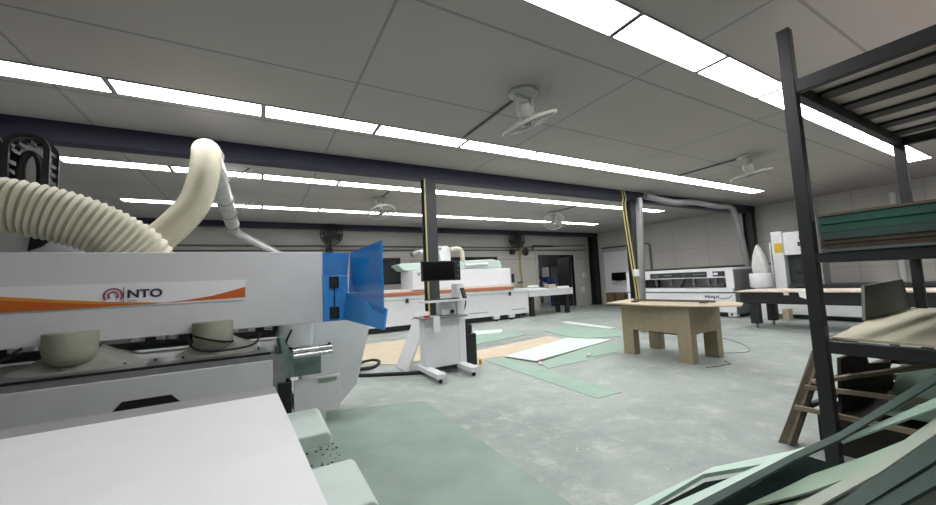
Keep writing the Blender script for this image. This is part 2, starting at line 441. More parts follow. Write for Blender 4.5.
# pipes on the walls
tag(MB().tube([(-2,12.03,2.60),(9.0,12.03,2.60),(9.0,12.03,2.60),(13.0,12.03,2.72)], .025, 8).build('wall_pipe','pipe',smooth=True), 'upper grey pipe running along the back wall', 'pipe')
tag(MB().tube([(-2,12.05,2.46),(13.0,12.05,2.5)], .025, 8).build('wall_pipe','pipe',smooth=True), 'lower grey pipe running along the back wall', 'pipe')
tag(MB().tube([(9.9,12.0,2.5),(9.9,12.0,2.62),(9.92,12.0,2.67),(11.0,12.0,2.67)], .03, 8).build('cable_hook','black',smooth=True), 'short black bent pipe above the doorway', 'pipe')
tag(MB().tube([(13.48,11.5,2.53),(13.48,9.25,2.5),(13.48,9.15,2.44),(13.48,9.15,1.43)], .03, 10).build('wall_pipe','pipe',smooth=True), 'dark pipe running along the right wall and bending down', 'pipe')
tag(MB().tube([(13.48,9.6,1.42),(13.48,4.6,1.42)], .028, 10).build('wall_pipe','pipe',smooth=True), 'long pipe low on the right wall above the grey drilling machine', 'pipe')
r = thing('air_pipe', 'yellow air pipe with valve on the back wall, left of the doorway', 'pipe', (9.26, 12.0, 0))
MB().tube([(9.26,12.0,0),(9.26,12.0,2.95)], .035, 10).build('pipe', 'yellow', r, smooth=True)
MB().tube([(9.0,11.98,1.18),(9.3,11.98,1.18)], .02, 8).build('valve_handle', 'black', r)
tag(MB().lathe((9.55,12.06,2.42), [(.14,-.02),(.16,.03),(.1,.07)], 20, (0,-1,0)).build('vent_cap','black',smooth=True), 'black round vent cap on the back wall beside the yellow pipe', 'vent')
for x, z0, l in ((12.85, 1.25, 'white switch box on the back wall right of the doorway, upper of two'), (12.75, .62, 'small white socket box low on the wall right of the doorway')):
    r = thing('switch_box', l, 'switch', (x, 12.05, z0))
    box(x-.08, x+.08, 12.04, 12.1, z0, z0+.2).build('case', 'white', r, .008); box(x-.02, x+.02, 12.03, 12.04, z0+.08, z0+.12).build('switch', 'black', r)
for y, l in ((4.12, 'white downpipe on the right wall seen between the rack uprights, left of two'), (2.61, 'white downpipe on the right wall behind the leaning grey panel')):
    tag(MB().tube([(13.45,y,0),(13.45,y,3.0)], .06, 12).build('downpipe','white2',smooth=True), l, 'pipe')

# column services
tag(MB().tube([(7.44,5.37,.0),(7.55,5.37,1.5),(7.67,5.37,3.05)], .075, 14).build('grey_pipe','alu',smooth=True), 'wide grey vertical pipe beside the middle column', 'pipe')
for dx, l in ((-.02, 'yellow air hose on the left of the middle column, left of two'), (.07, 'yellow air hose close to the middle column, right of two')):
    tag(MB().tube(spline([(7.16+dx,5.26,.05),(7.16+dx,5.26,.9),(7.10+dx,5.28,1.6),(7.03+dx,5.32,2.75),(7.12+dx,5.36,3.0),(7.13+dx,5.4,3.2)]), .014, 8).build('air_hose','yellow',smooth=True), l, 'hose', 'yellow air hoses')
lab(box(7.07,7.19,5.17,5.24,1.25,1.4).build('valve_box','white',bpy.data.objects['air_hose'],.01), 'small white valve box')
def ribbed(path, r, pitch, amp=.06, n=18):
    pts = spline(path, 14); L = [0]
    for a_, b_ in zip(pts, pts[1:]): L.append(L[-1]+(b_-a_).length)
    tot = L[-1]; steps = int(tot/pitch)*4; P = []; R = []; j = 0
    for i in range(steps+1):
        s = tot*i/steps
        while j < len(L)-2 and L[j+1] < s: j += 1
        f = (s-L[j])/max(1e-6, L[j+1]-L[j]); P.append(pts[j].lerp(pts[j+1], f)); R.append(r*(1+amp*(.5-abs((i % 4)-2)/2)*2))
    return MB().tube(P, R, n)
tag(ribbed([(7.8,5.3,3.1),(8.8,5.28,3.02),(9.9,5.36,3.1),(11.0,5.3,3.05),(11.55,5.33,3.08),(11.8,5.33,3.0),(11.93,5.32,2.7),(12.12,5.31,2.0),(12.42,5.3,.9),(12.6,5.3,.3)], .075, .045, .05, 14).build('flexible_duct','ductg',smooth=True),
    'grey flexible duct running under the beam and dropping to the dust collector', 'duct')

# ---------------------------------------------------------------- nesting machine (left foreground)
nm = thing('nesting_machine', 'large white gantry wood router with orange wave banner, left foreground', 'machine', (-1.2, 4.2, 0))
gb = box(-3.2, .44, 3.2, 3.24, 1.03, 1.595).build('front_panel', 'white', nm, .006)
box(-3.2, .40, 3.241, 3.52, 1.2, 1.5).build('gantry_beam', 'white2', nm)
box(-.10-1.6, -.10, 3.192, 3.199, 1.243, 1.392).build('banner', 'banner', gb)
def zplane(pts, y=3.189, th=.002): return MB().prism([(x, y, z) for x, z in pts], (0, th, 0))
lab(zplane([(-1.7,1.243),(-1.7,1.33),(-1.32,1.318),(-1.1,1.288),(-.85,1.262),(-.6,1.252),(-.62,1.249),(-1.0,1.246)]).build('orange_wave','orange',gb), 'dark orange left wave of the banner')
lab(zplane([(-1.7,1.33),(-1.7,1.352),(-1.32,1.338),(-1.1,1.308),(-.85,1.276),(-.55,1.253),(-.6,1.252),(-.85,1.262),(-1.1,1.288),(-1.32,1.318)]).build('amber_wave','orange2',gb), 'light amber upper edge of the left wave')
lab(zplane([(-.60,1.252),(-.45,1.262),(-.3,1.283),(-.18,1.315),(-.10,1.338),(-.10,1.262),(-.3,1.256)]).build('orange_wave','orange',gb), 'orange right wave of the banner')
cx, cz = -.826, 1.315
lg = MB(); N = (0,-1,0)
lg.torus((cx,3.187,cz), .046, .0055, N, 32, math.radians(-230+180), math.radians(50+180), 6) if False else None
def arc(mb, R, w, a0, a1, y=3.187, n=28):
    o = [(cx+math.cos(a)*(R+w/2), y, cz+math.sin(a)*(R+w/2)) for a in [a0+(a1-a0)*i/n for i in range(n+1)]]
    i_ = [(cx+math.cos(a)*(R-w/2), y, cz+math.sin(a)*(R-w/2)) for a in [a0+(a1-a0)*i/n for i in range(n+1)]]
    for k in range(n): mb.prism([o[k], o[k+1], i_[k+1], i_[k]], (0, .002, 0))
rd = math.radians
arc(lg, .044, .009, rd(-35), rd(215)); arc(lg, .023, .009, rd(-50), rd(230))
for k in range(5): lg.prism([(cx-.034+.017*k-.003, 3.187, 1.268), (cx-.034+.017*k+.003, 3.187, 1.268), (cx-.034+.017*k+.003, 3.187, 1.274), (cx-.034+.017*k-.003, 3.187, 1.274)], (0,.002,0))
lab(lg.build('ring_logo', 'red', gb), 'rose logo of two open rings')
lab(zplane([(-.777,1.262),(-.774,1.262),(-.774,1.368),(-.777,1.368)], 3.187).build('divider_line','ink',gb), 'thin dark divider line')
lab(text_mesh('NTO', 'lettering', 'ink', gb, (-.757,3.187,1.294), (1,0,0), (0,0,1), .178, .056, .03), 'dark lettering NTO')
lab(zplane([(-.757,1.276),(-.71,1.276),(-.71,1.279),(-.757,1.279)], 3.187).build('small_lettering','alu',gb), 'tiny grey line of print')
# blue splash guard at the right end
g = MB().prism([(.44,3.19,1.03),(.61,3.19,1.03),(.635,3.19,1.26),(.635,3.19,1.40),(.44,3.19,1.40)], (0,.03,0)).build('guard_panel', 'blue', nm, .004)
lab(MB().prism([(.44,3.2,1.40),(.635,3.2,1.40),(.655,3.2,1.59),(.44,3.2,1.59)], (0,.012,0)).build('clear_guard', 'bluecl', nm), 'see-through blue upper guard')
n_ = V((.98, .2, 0)).normalized()*.012
lab(MB().prism([(.638,3.19,1.20),(.755,2.6,1.10),(.755,2.6,1.625),(.658,3.19,1.59)], n_).build('clear_guard', 'bluecl', nm), 'see-through blue side flap')
lab(MB().prism([(.605,3.185,1.04),(.765,2.592,.99),(.79,2.592,1.135),(.635,3.185,1.255),(.605,3.185,1.30)], V((-.016,-.004,0))).build('guard_flap', 'blue', nm), 'solid blue lower flap')
hg = [box(.49,.56,3.165,3.19,z0,z0+.095).build('hinge','black',nm,.004) for z0 in (1.05, 1.3)]
MB().tube([(.525,3.175,1.14),(.525,3.175,1.3)], .004, 6).build('hinge_rod','black',nm)
# leg, bed and mechanics
MB().prism([(.34,4.0,.99),(1.04,4.0,.98),(.87,4.0,.3),(.70,4.0,.13),(.56,4.0,.13),(.56,4.0,0),(.34,4.0,0)], (0,.35,0)).build('gantry_leg', 'white2', nm, .01)
box(-3.2, .07, 2.9, 2.94, .50, .825).build('lower_board', 'white2', nm, .003)
lab(MB().prism([(-.75,2.895,.64),(-.70,2.895,.70),(-.475,2.895,.70),(-.42,2.895,.64)], (0,.004,0)).build('recess','black',nm), 'black trapezoid recess in the lower board')
box(-3.2, .15, 2.945, 5.2, .5, .855).build('bed', 'mach', nm)
box(-3.2, .06, 2.985, 3.015, .848, .868).build('edge_strip', 'rubber', nm)
rl = MB().prism([(-3.2,3.02,.86),(.12,3.02,.86),(.12,3.3,.925),(-3.2,3.3,.925)], (0,.02,-.03))
rl.build('rail_cover', 'mach', nm)
for k in range(14): MB().lathe((-1.9+k*.145, 3.10+.02*(k % 2), .882), [(.007,0),(.007,.012)], 8).build('bolt', 'rubber', nm)
MB().tube([(-3.2,3.55,.97),(.2,3.55,.97)], .06, 14).build('press_roller','machd',nm,smooth=True)
MB().tube([(-3.2,3.42,1.0),(.1,3.42,1.0)], .014, 8).build('rail_rod','chrome',nm,smooth=True)
for x, s_, q in ((-1.0, 1.05, .88), (-.29, .85, .85)):
    sk = MB(); ring = []
    for kx, ky, z in ((.10,.06,1.0),(.15,.08,.96),(.25,.15,.915),(.33,.2,.885),(.335,.205,.868)):
        ring.append([sk.b.verts.new((x+.05*(.99-z)/.12+(abs(math.cos(a))**.6*math.copysign(1,math.cos(a)))*kx*s_, 3.28+(abs(math.sin(a))**.6*math.copysign(1,math.sin(a)))*ky, z+.006*math.sin(a*9))) for a in [2*math.pi*i/40 for i in range(40)]])
    for A, B in zip(ring, ring[1:]):
        for i in range(40): sk.b.faces.new([A[i], A[(i+1)%40], B[(i+1)%40], B[i]])
    s0 = sk.build('dust_skirt', 'cloth', nm, smooth=True)
    lab(MB().lathe((x,3.15,.905), [(.02*q,0),(.07*q,.006),(.105*q,.024),(.128*q,.055),(.138*q,.095),(.14*q,.2)], 26).build('dust_boot','cream',nm,smooth=True), 'cream rubber dust boot')
MB().torus((-.29,3.15,.99), .122, .006, (.3,0,1), 30).build('hose_clamp','rubber',nm,smooth=True)
for x in (-1.42,-1.30,-1.24,-.75,-.62,-.55,-.2,-.08,.02):
    box(x, x+.04+.02*random.random(), 3.255, 3.3, 1.0+.01*random.random(), 1.04).build('sensor_block','white',nm)
for x in (-1.5,-1.35,-.68,-.5,-.45,-.05,.08): box(x, x+.08, 3.26, 3.32, .985, 1.03).build('clamp_block','black',nm)
for p in ([(-1.6,3.1,.9),(-1.35,3.12,.93),(-1.22,3.2,1.03)], [(-1.5,3.1,.99),(-1.3,3.14,.97),(-1.2,3.2,1.0)], [(-.42,3.06,1.03),(-.38,3.0,.95),(-.25,2.98,.92),(-.05,3.04,.93),(0,3.15,1.0)]):
    MB().tube(spline(p), .007, 6).build('cable','rubber',nm,smooth=True)
MB().lathe((.24,3.3,.83), [(.1,0),(.13,.03),(.135,.12),(.135,.2)], 24).build('motor_cover','white2',nm,smooth=True)
for y, z in ((2.98,.862),(3.02,.842),(2.96,.83)):
    MB().tube([(.2,y-.04,z),(.46,y-.04,z+.004)], .018, 12).build('guide_rod','chrome',nm,smooth=True)
MB().tube(spline([(.2,3.1,1.0),(.16,3.05,.9),(.24,2.95,.87),(.43,2.94,.88),(.44,2.94,.9)]), .008, 8).build('cable','rubber',nm,smooth=True)
tm = MB(); tm.box(.09,.18,3.0,3.12,.62,.9).box(.18,.4,3.05,3.3,.66,.82).box(.1,.16,2.95,3.0,.68,.8).prism([(.08,2.96,.86),(.2,2.96,.78),(.2,2.96,.68),(.08,2.96,.68)], (0,.06,0)).bar((.12,2.97,.97),(.16,2.99,.72),.05,.04)
tm.build('bracket_casting','teal',nm,.006)
box(.1,.19,2.93,3.3,.3,.66).build('drive_block','black',nm,.01)
sp = box(.205,.53,3.0,3.02,.385,.645).build('side_plate','white2',nm,.004)
lab(box(.37,.50,2.992,2.998,.608,.632).build('green_label','mats',sp), 'green smeared label')
box(.21,.50,3.021,3.45,.39,.5).build('side_cabinet','white2',nm,.01)
box(-3.2,.1,3.3,5.2,0,.5).build('base_frame','machd',nm)
# spindle head behind the panel
box(-2.6,-1.15,4.17,4.6,1.2,1.88).build('spindle_cover','white',nm,.01)
MB().prism([(-1.58,4.165,1.69),(-1.50,4.165,1.73),(-1.40,4.165,1.84),(-1.41,4.165,1.88),(-1.56,4.165,1.88)], (0,-.03,0)).build('clamp','black',nm,.01)

# drag chain
dc = thing('drag_chain', 'dark arched cable drag chain above the cream hose at the left edge', 'drag chain', (-1.45, 3.75, 1.83))
def arch(x0, y, r, z, w, th):
    o = [(x0-r, y, 1.84)]+[(x0-r*math.cos(math.pi*i/20), y, z-r+r*math.sin(math.pi*i/20)) for i in range(21)]+[(x0+r, y, 1.84)]
    q = r-w
    n = [(x0-q, y, 1.84)]+[(x0-q*math.cos(math.pi*i/20), y, z-r+q*math.sin(math.pi*i/20)) for i in range(21)]+[(x0+q, y, 1.84)]
    b = MB()
    for k in range(22): b.prism([o[k], o[k+1], n[k+1], n[k]], (0, th, 0))
    return b
for x0, y in ((-1.47,3.78),(-1.47,3.92),(-1.71,3.80),(-1.71,3.94)):
    lab(arch(x0, y, .12, 2.52, .034, .02).build('side_plate', 'machd', dc), 'speckled dark side plate')
for x0, y in ((-1.47,3.80),(-1.71,3.82)):
    for sx in (-1, 1):
        for k in range(7):
            box(x0+sx*.1-.012, x0+sx*.1+.012, y, y+.12, 1.9+.065*k, 1.928+.065*k).build('rung', 'black', dc)
    for k in range(5):
        a = math.pi*(k+.5)/5; box(x0-.1*math.cos(a)-.014, x0-.1*math.cos(a)+.014, y, y+.12, 2.35+.1*math.sin(a), 2.375+.1*math.sin(a)).build('rung', 'black', dc)
    for k in range(2):
        MB().tube(spline([(x0-.05+.03*k,y+.03+.05*k,1.86),(x0-.05,y+.03+.05*k,2.28),(x0,y+.04+.04*k,2.39),(x0+.05,y+.03+.05*k,2.28),(x0+.05,y+.03+.05*k,1.86)]), .016, 8).build('cable','rubber',dc,smooth=True)

# hoses and duct
tag(ribbed([(-2.3,3.5,1.98),(-1.9,3.52,1.97),(-1.48,3.55,1.935),(-1.31,3.57,1.91),(-1.12,3.6,1.85),(-.95,3.65,1.76),(-.82,3.72,1.65),(-.76,3.78,1.52)], .18, .038, .05, 26).build('suction_hose','hose',smooth=True),
    'thick ribbed cream suction hose lying over the white gantry panel', 'hose')
tag(ribbed([(-1.02,4.08,1.60),(-.95,4.10,1.68),(-.82,4.14,1.77),(-.67,4.18,1.945),(-.545,4.24,2.16),(-.49,4.32,2.42),(-.48,4.42,2.63),(-.485,4.5,2.74),(-.5,4.6,2.79)], .128, .016, .012, 24).build('flexible_duct','hose2',smooth=True),
    'smooth cream flexible duct curving up to the silver pipe', 'duct')
du = thing('spiral_duct', 'silver metal extraction duct hung under the ceiling', 'duct', (-.5, 6.5, 2.77))
MB().tube([(-.5,4.6,2.80),(-.5,5.4,2.82),(-.53,7.26,2.84),(-.58,10.6,2.84)], .125, 18).build('straight_pipe','galv',du,smooth=True)
for y in (4.95,5.9,7.1,8.4,9.8): MB().torus((-.5-.012*(y-4.6),y,2.845), .128, .014, (0,1,0), 24).build('joint_band','alu',du,smooth=True)
MB().tube([(-.58,10.55,2.84),(-.5,10.8,2.78),(-.2,11.0,2.62),(.3,11.2,2.36),(.8,11.28,2.05),(1.0,11.3,1.7),(1.02,11.3,.0)], .1, 18).build('elbow','galv',du,smooth=True)
for y in (6.6,9.0):
    MB().tube([(-.5,y,2.94),(-.15,y,CZ)], .01, 6).build('hanger_rod','alu',du)
    MB().tube([(-.6,y,2.94),(-.8,y,CZ)], .01, 6).build('hanger_rod','alu',du)

# outfeed conveyor
oc = thing('outfeed_conveyor', 'white belt conveyor table in the left foreground before the router', 'conveyor', (-1.2, 1.3, 0))
def cv(y): return .06+(2.24-y)*.056
prof = [(.45,.805),(2.06,.805),(2.06,.63),(.45,.63)]
bt = MB(); P0 = [(-3.2,y,z) for y,z in prof]; P1 = [(cv(y),y,z) for y,z in prof]
va = [bt.b.verts.new(p) for p in P0]; vb = [bt.b.verts.new(p) for p in P1]
for k in range(len(prof)): bt.b.faces.new([va[k], vb[k], vb[(k+1)%len(prof)], va[(k+1)%len(prof)]])
bt.b.faces.new(va); bt.b.faces.new(vb[::-1])
bt.build('belt','bright',oc)
MB().tube([(-3.2,2.2,.69),(cv(2.2),2.2,.69)],.115,28).build('end_roller','roll',oc,smooth=True)
MB().prism([(-3.2,2.061,.801),(cv(2.061),2.061,.801),(cv(2.2),2.2,.806),(-3.2,2.2,.806)], (0,0,-.012)).build('nose_plate','roll',oc)
MB().prism([(cv(.45)-.02,.45,.62),(cv(2.1)-.02,2.1,.62),(cv(2.1)-.02,2.1,.50),(cv(.45)-.02,.45,.50)], (-.06,0,0)).build('side_frame','white2',oc)
for y in (.7,1.9):
    for x in (-2.8,-.25): box(x,x+.08,y,y+.08,0,.6).build('leg','white2',oc)
def fender(y0,y1,x1,sl):
    b = MB(); b.prism([(-.2,y0,.50),(x1,y0,.50),(x1+.03,y0,.455),(x1+.03,y0,.43),(-.2,y0,.43)], (sl,y1-y0,0)); return b.build('side_cover','mintp',oc,.012)
for y0,y1,x1 in ((2.12,2.58,.325),(1.36,1.74,.365)):
    b = MB(); zt = .55
    b.prism([(-.1,y0,zt-.07),(x1,y0,zt-.07),(x1,y0,zt-.02),(x1-.02,y0,zt),(-.1,y0,zt)], (0,y1-y0,0))
    lab(b.build('side_cover','coverg',oc,.008), 'pale side cover sticking out of the conveyor')
    box(-.1,.1,y0+.1,y1-.1,.44,zt-.06).build('cover_bracket','machd',oc)

# ---------------------------------------------------------------- control pedestal
cp = thing('control_pedestal', 'white control pedestal with black touch screen and keyboard shelf', 'control pedestal', (2.27, 4.95, 0))
box(2.01,2.53,4.88,5.1,.11,.80).build('cabinet','white',cp,.006)
box(1.93,2.62,4.72,5.12,.802,.825).build('shelf','alu',cp,.003)
box(2.545,2.67,4.9,5.08,.11,1.28).build('mast','white',cp,.01)
sc = box(1.95,2.55,4.76,4.82,1.33,1.61).build('monitor','black',cp,.006)
box(1.965,2.45,4.757,4.76,1.345,1.595).build('screen','screen',sc)
for z in (1.54,1.47,1.39):
    lab(MB().lathe((2.505,4.758,z), [(.014,0),(.014,.012)], 12, (0,-1,0)).build('button','chrome',sc), 'round button beside the screen')
box(2.3,2.6,4.83,4.98,1.38,1.52).build('monitor_mount','white2',cp,.01)
box(1.96,2.62,4.70,5.0,1.03,1.06).build('keyboard_shelf','white',cp,.004)
box(2.0,2.5,4.72,4.86,1.062,1.076).build('keyboard','black',cp,.003)
sb_ = box(2.27,2.5,4.86,5.06,.83,1.02).build('side_box','white2',cp,.008)
lab(MB().lathe((2.43,4.858,.88), [(.022,0),(.03,.012),(.03,.03)], 14, (0,-1,0)).build('knob','black',cp,smooth=True), 'black knob')
for x,y0 in ((1.97,4.42),(2.50,4.47)):
    f = box(x,x+.13,y0,5.15,.06,.13).build('foot_bar','white2',cp,.012)
    for y in (y0+.06,5.08):
        MB().lathe((x+.065,y,.03), [(.03,-.014),(.03,.014)], 14, (1,0,0)).build('caster','rubber',f,smooth=True)
box(2.1,2.5,4.9,5.1,.05,.108).build('plinth','black',cp)
lab(box(2.74,2.92,5.02,5.2,.02,.5).build('transformer','black',cp,.015), 'black box on the right side')
lab(box(2.72,2.86,5.02,5.16,.5,.65).build('filter_cup','rubber',cp,.03), 'black upper part of the side box')
lab(box(2.66,2.75,5.05,5.1,.3,.34).build('side_bracket','black',cp), 'black bracket')
MB().tube(spline([(2.66,4.95,1.2),(2.72,4.95,1.0),(2.68,4.97,.8),(2.74,5.0,.62)]), .01, 8).build('cable','rubber',cp,smooth=True)
hp = thing('pendant_controller', 'black handheld pendant controller standing on the keyboard shelf', 'remote control', (2.58, 4.74, 1.062))
MB().prism([(2.56,4.72,1.062),(2.62,4.72,1.062),(2.60,4.76,1.215),(2.54,4.76,1.215)], (.0,.035,0)).build('body','black',hp,.006)
for k in range(3): box(2.572-.005*k,2.598-.005*k,4.722+.009*k,4.732+.009*k,1.09+.035*k,1.105+.035*k).build('key','alu',hp)
tp = MB(); tp.prism([(2.07,4.712,.62),(2.17,4.712,.63),(2.17,4.712,.838),(2.07,4.712,.838)], (0,.006,0)); tp.box(2.07,2.17,4.718,4.85,.828,.838)
tag(tp.build('paper_sheet','paper'), 'white paper sheet hanging over the edge of the pedestal shelf', 'paper')
tag(box(2.0,2.06,4.8,4.9,.826,.85).build('red_marker','red2',bevel=.004), 'small red item lying on the pedestal shelf', 'marker')
tag(MB().prism([(1.87,5.28,0.014),(1.87,5.79,0.014),(2.25,5.79,.87),(2.25,5.28,.87)], (.022,0,-.012)).build('leaning_board','white'), 'white board leaning against the column beside the pedestal', 'board')
# cable on the floor
tag(MB().tube(spline([(2.2,5.1,.03),(2.0,5.12,.02),(1.6,5.33,.02),(1.2,5.6,.02),(1.2,6.0,.02),(1.45,6.4,.02),(1.68,6.5,.02),(1.74,6.3,.02),(1.55,5.95,.02),(1.2,5.8,.05),(.9,5.6,.02)]), .028, 10).build('floor_cable','rubber',smooth=True),
    'thick black cable looped on the floor beside the router', 'cable')
tag(MB().lathe((3.02,5.1,.0), [(.03,0),(.03,.05),(.015,.07)], 12).build('yellow_cap','label_y',smooth=True), 'small yellow cap on the floor by the pedestal foot', 'cap')

# ---------------------------------------------------------------- sheets on the floor
def sheet(label, pts, z, m, th=.012, name='floor_sheet', cat='sheet'):
    tag(MB().prism([(x,y,z) for x,y in pts], (0,0,th)).build(name, m), label, cat)
sheet('large green board covering the floor beside the router', [(.2,.2),(1.52,.2),(1.58,3.92),(.6,4.25),(.2,4.3)], .0, 'mats', .008)
sheet('long narrow pale green strip pointing at the camera on the floor', [(3.2,5.28),(3.11,2.86),(3.47,2.84),(3.62,5.22)], 0, 'greens', .005)
sheet('beige raw board on the floor right of the pedestal', [(3.2,5.36),(3.64,5.3),(5.58,5.9),(5.6,6.45),(3.35,6.05)], .0, 'beige', .005)
sheet('white laminate sheet lying on top of the floor boards', [(3.6,5.26),(5.67,5.93),(6.14,5.15),(3.76,4.64)], .011, 'sheetw', .005)
sheet('dark edged board under the white laminate sheet', [(3.55,5.2),(5.6,5.88),(6.2,5.2),(3.72,4.55)], .006, 'greend', .004)
sheet('green board sticking out under the white sheet near the workbench', [(3.6,4.18),(5.18,4.22),(5.94,4.75),(5.66,5.1),(3.75,4.55)], .0, 'greens', .005)
sheet('grey board scrap lying on the green board near the workbench', [(4.5,4.3),(5.2,4.28),(5.6,4.6),(5.2,4.72),(4.6,4.4)], .006, 'greens', .006)
sheet('beige raw board on the floor left of the pedestal', [(1.3,6.6),(1.9,5.95),(2.4,5.9),(3.45,8.4),(2.0,8.5)], .0, 'beige', .01)
sheet('white sheet on the floor before the edge banding machine', [(4.82,8.4),(5.48,8.08),(5.16,7.62),(4.41,7.7)], .012, 'sheetw', .01)
sheet('green sheet beneath the white one before the edge banding machine', [(3.83,6.64),(5.41,6.97),(5.5,7.75),(4.9,8.0),(3.9,7.1)], .0, 'greens', .01)
sheet('green board on the floor far behind the white laminate sheet', [(6.05,7.06),(6.97,7.26),(7.4,5.89),(6.58,5.3),(5.93,5.66),(5.85,6.19)], .0, 'greens', .01)
sheet('thin white strip on the floor before the doorway', [(7.55,8.13),(7.85,8.1),(7.61,6.23),(7.35,6.2)], .0, 'sheetw', .01)
tag(MB().prism([(3.74,4.60,.0105),(3.88,4.66,.0165),(3.88,4.62,.0165),(3.75,4.57,.0105)], (0,0,.01)).build('red_wrapper','red2'), 'small red wrapper at the corner of the white sheet', 'wrapper')
tag(MB().lathe((3.66,4.42,.0), [(.015,0),(.035,.01),(.04,.03),(.02,.05)], 9).build('paper_scrap','paper'), 'crumpled white paper scrap at the near corner of the white sheet', 'scrap')
tag(MB().lathe((4.62,4.36,.012), [(.015,0),(.035,.01),(.04,.03),(.02,.045)], 7).build('paper_scrap','paper'), 'crumpled white paper scrap further right on the floor boards', 'scrap')

# chips of debris on the floor by the conveyor
dbm = MB()
for k in range(70):
    x, y = .18+random.random()*.35, 2.6+random.random()*.75; q = .004+.008*random.random(); dbm.box(x,x+q*1.6,y,y+q,.008,.008+q*.6)
tag(dbm.build('wood_chips','woodd'), 'dark wood chips scattered on the green board', 'debris', kind='stuff')
dbm = MB()
for k in range(150):
    x, y = 1.7+random.random()*6, .9+random.random()*4.5; q = .003+.005*random.random(); a = random.random()*3
    dbm.bar((x,y,.002+q*.2),(x+q*3*math.cos(a),y+q*3*math.sin(a),.002+q*.2), q, q*.4)
tag(dbm.build('board_crumbs','sheetw'), 'pale crumbs scattered over the concrete floor', 'debris', kind='stuff')

# ---------------------------------------------------------------- chipboard workbench
wt = thing('workbench', 'makeshift brown chipboard workbench with a wide overhanging top', 'workbench', (5.62, 3.7, 0))
X0,X1,Y0,Y1 = 5.28,6.09,3.07,4.2
for x,y in ((X0,Y0),(X0,Y1-.2),(X1-.14,Y0),(X1-.14,Y1-.2)):
    box(x,x+.14,y,y+.2,0,.40).build('leg','mdf',wt,.003)
b = MB(); t=.02
b.box(X0,X0+t,Y0,Y1,.402,.80).box(X1-t,X1,Y0,Y1,.402,.80).box(X0+t,X1-t,Y0,Y0+t,.402,.80).box(X0+t,X1-t,Y1-t,Y1,.402,.80)
b.build('box_frame','mdf',wt)
tpm = MB()
A = [(4.92,4.2,.83),(5.0,3.95,.825),(5.1,3.55,.808),(5.2,3.05,.803),(5.28,2.8,.806),(5.39,2.45,.815)]
B = [(5.95,4.5,.83),(6.0,4.2,.825),(6.12,3.8,.81),(6.2,3.3,.806),(6.12,3.0,.81),(5.82,2.62,.815)]
tpm.ribbon([V(p)+V((0,0,.02)) for p in A],[V(p)+V((0,0,.02)) for p in B],.018).build('top','ply',wt)
lab(box(5.6,5.9,3.3,3.95,.33,.40).build('lower_shelf','woodd',wt), 'dark brown boards under the box')
st = thing('timber_batten', 'thin brown batten lying along the workbench top', 'batten', (5.6,3.6,.85))
MB().bar((5.5,4.1,.866),(5.75,2.95,.85),.05,.03).build('batten','wood',st)
for i,(x,y) in enumerate(((5.32,3.95),(5.55,3.0))):
    tag(box(x-.05,x+.05,y-.04,y+.04,.838,.868).build('wood_block','woodd',bevel=.004), ('small brown wood block on the left of the workbench top','small brown wood block under the right end of the batten')[i], 'wood block')
tag(MB().tube([(5.18,2.85,.012),(5.6,2.75,.012),(5.75,2.9,.012)], .005, 6).build('floor_wire','machd'), 'thin dark wire on the floor before the workbench', 'wire')
tag(MB().tube(spline([(6.2,3.2,.01),(6.7,3.0,.01),(7.4,3.5,.01),(7.9,4.3,.01)]), .004, 6).build('floor_wire','machd'), 'thin dark wire trailing right of the workbench', 'wire')

# ---------------------------------------------------------------- edge banding machine
eb = thing('edge_banding_machine', 'long white edge banding machine along the back wall with orange conveyor', 'machine', (5, 10.4, 0))
box(1.6,7.92,10.0,11.2,.16,.87).build('body','white',eb,.01)
box(1.6,7.95,9.96,11.2,.872,.985).build('table_edge','white2',eb,.012)
lab(box(1.6,7.3,9.93,10.12,.99,1.085).build('conveyor_belt','belt',eb,.01), 'orange brown conveyor belt')
box(1.6,7.4,10.12,11.1,.99,1.16).build('upper_rail','white2',eb,.01)
hd = box(3.82,7.46,10.3,11.1,1.16,1.7).build('hood','white',eb,.012)
fh = box(3.80,4.6,10.02,10.3,1.12,1.69).build('front_hood','white',eb,.02)
lab(text_mesh('VT', 'lettering', 'ink', fh, (3.94,10.015,1.53), (1,0,0), (0,0,1), .19, .1, .03), 'small dark letters')
MB().prism([(3.7,10.42,1.705),(3.5,10.42,1.88),(3.6,10.42,1.92),(6.85,10.42,2.02),(7.15,10.42,1.96),(7.2,10.42,1.705)], (0,.7,0)).build('top_cover','mint',eb,.03)
for x in (2.1,4.0,6.6,7.2):
    f = box(x-.1,x+.1,9.95,10.1,.06,.16).build('foot','white2',eb,.01); MB().lathe((x,10.02,.03),[(.05,-.03),(.05,.03)],14).build('foot_pad','rubber',f)
box(1.6,7.6,10.1,11.1,.02,.16).build('plinth','black',eb)
lab(box(7.5,7.58,10.25,10.32,1.2,1.5).build('lever','black',eb,.01), 'black lever at the end of the hood')
for x in (3.55,7.1): box(x,x+.08,9.94,9.96,.78,.9).build('side_handle','black',eb)
for x,w in ((3.7,.5),(5.6,.7),(7.2,.6)): box(x,x+w,9.995,10.0,.3,.32).build('panel_line','alu',eb)
mf = MB(); mf.prism([(5.0,10.6,2.0),(5.35,10.6,2.0),(5.35,10.6,2.42),(5.2,10.6,2.5),(4.9,10.6,2.42)], (0,.25,0))
mf.build('dust_manifold','white',eb,.02)
MB().tube(spline([(5.3,10.5,2.35),(5.55,10.45,2.38),(5.68,10.45,2.25),(5.7,10.45,2.05),(5.75,10.5,1.9)]), .075, 14).build('dust_hose','hose',eb,smooth=True)
MB().tube([(5.75,10.4,1.82),(6.6,10.4,1.86)], .06, 12).build('dust_pipe','galv',eb,smooth=True)
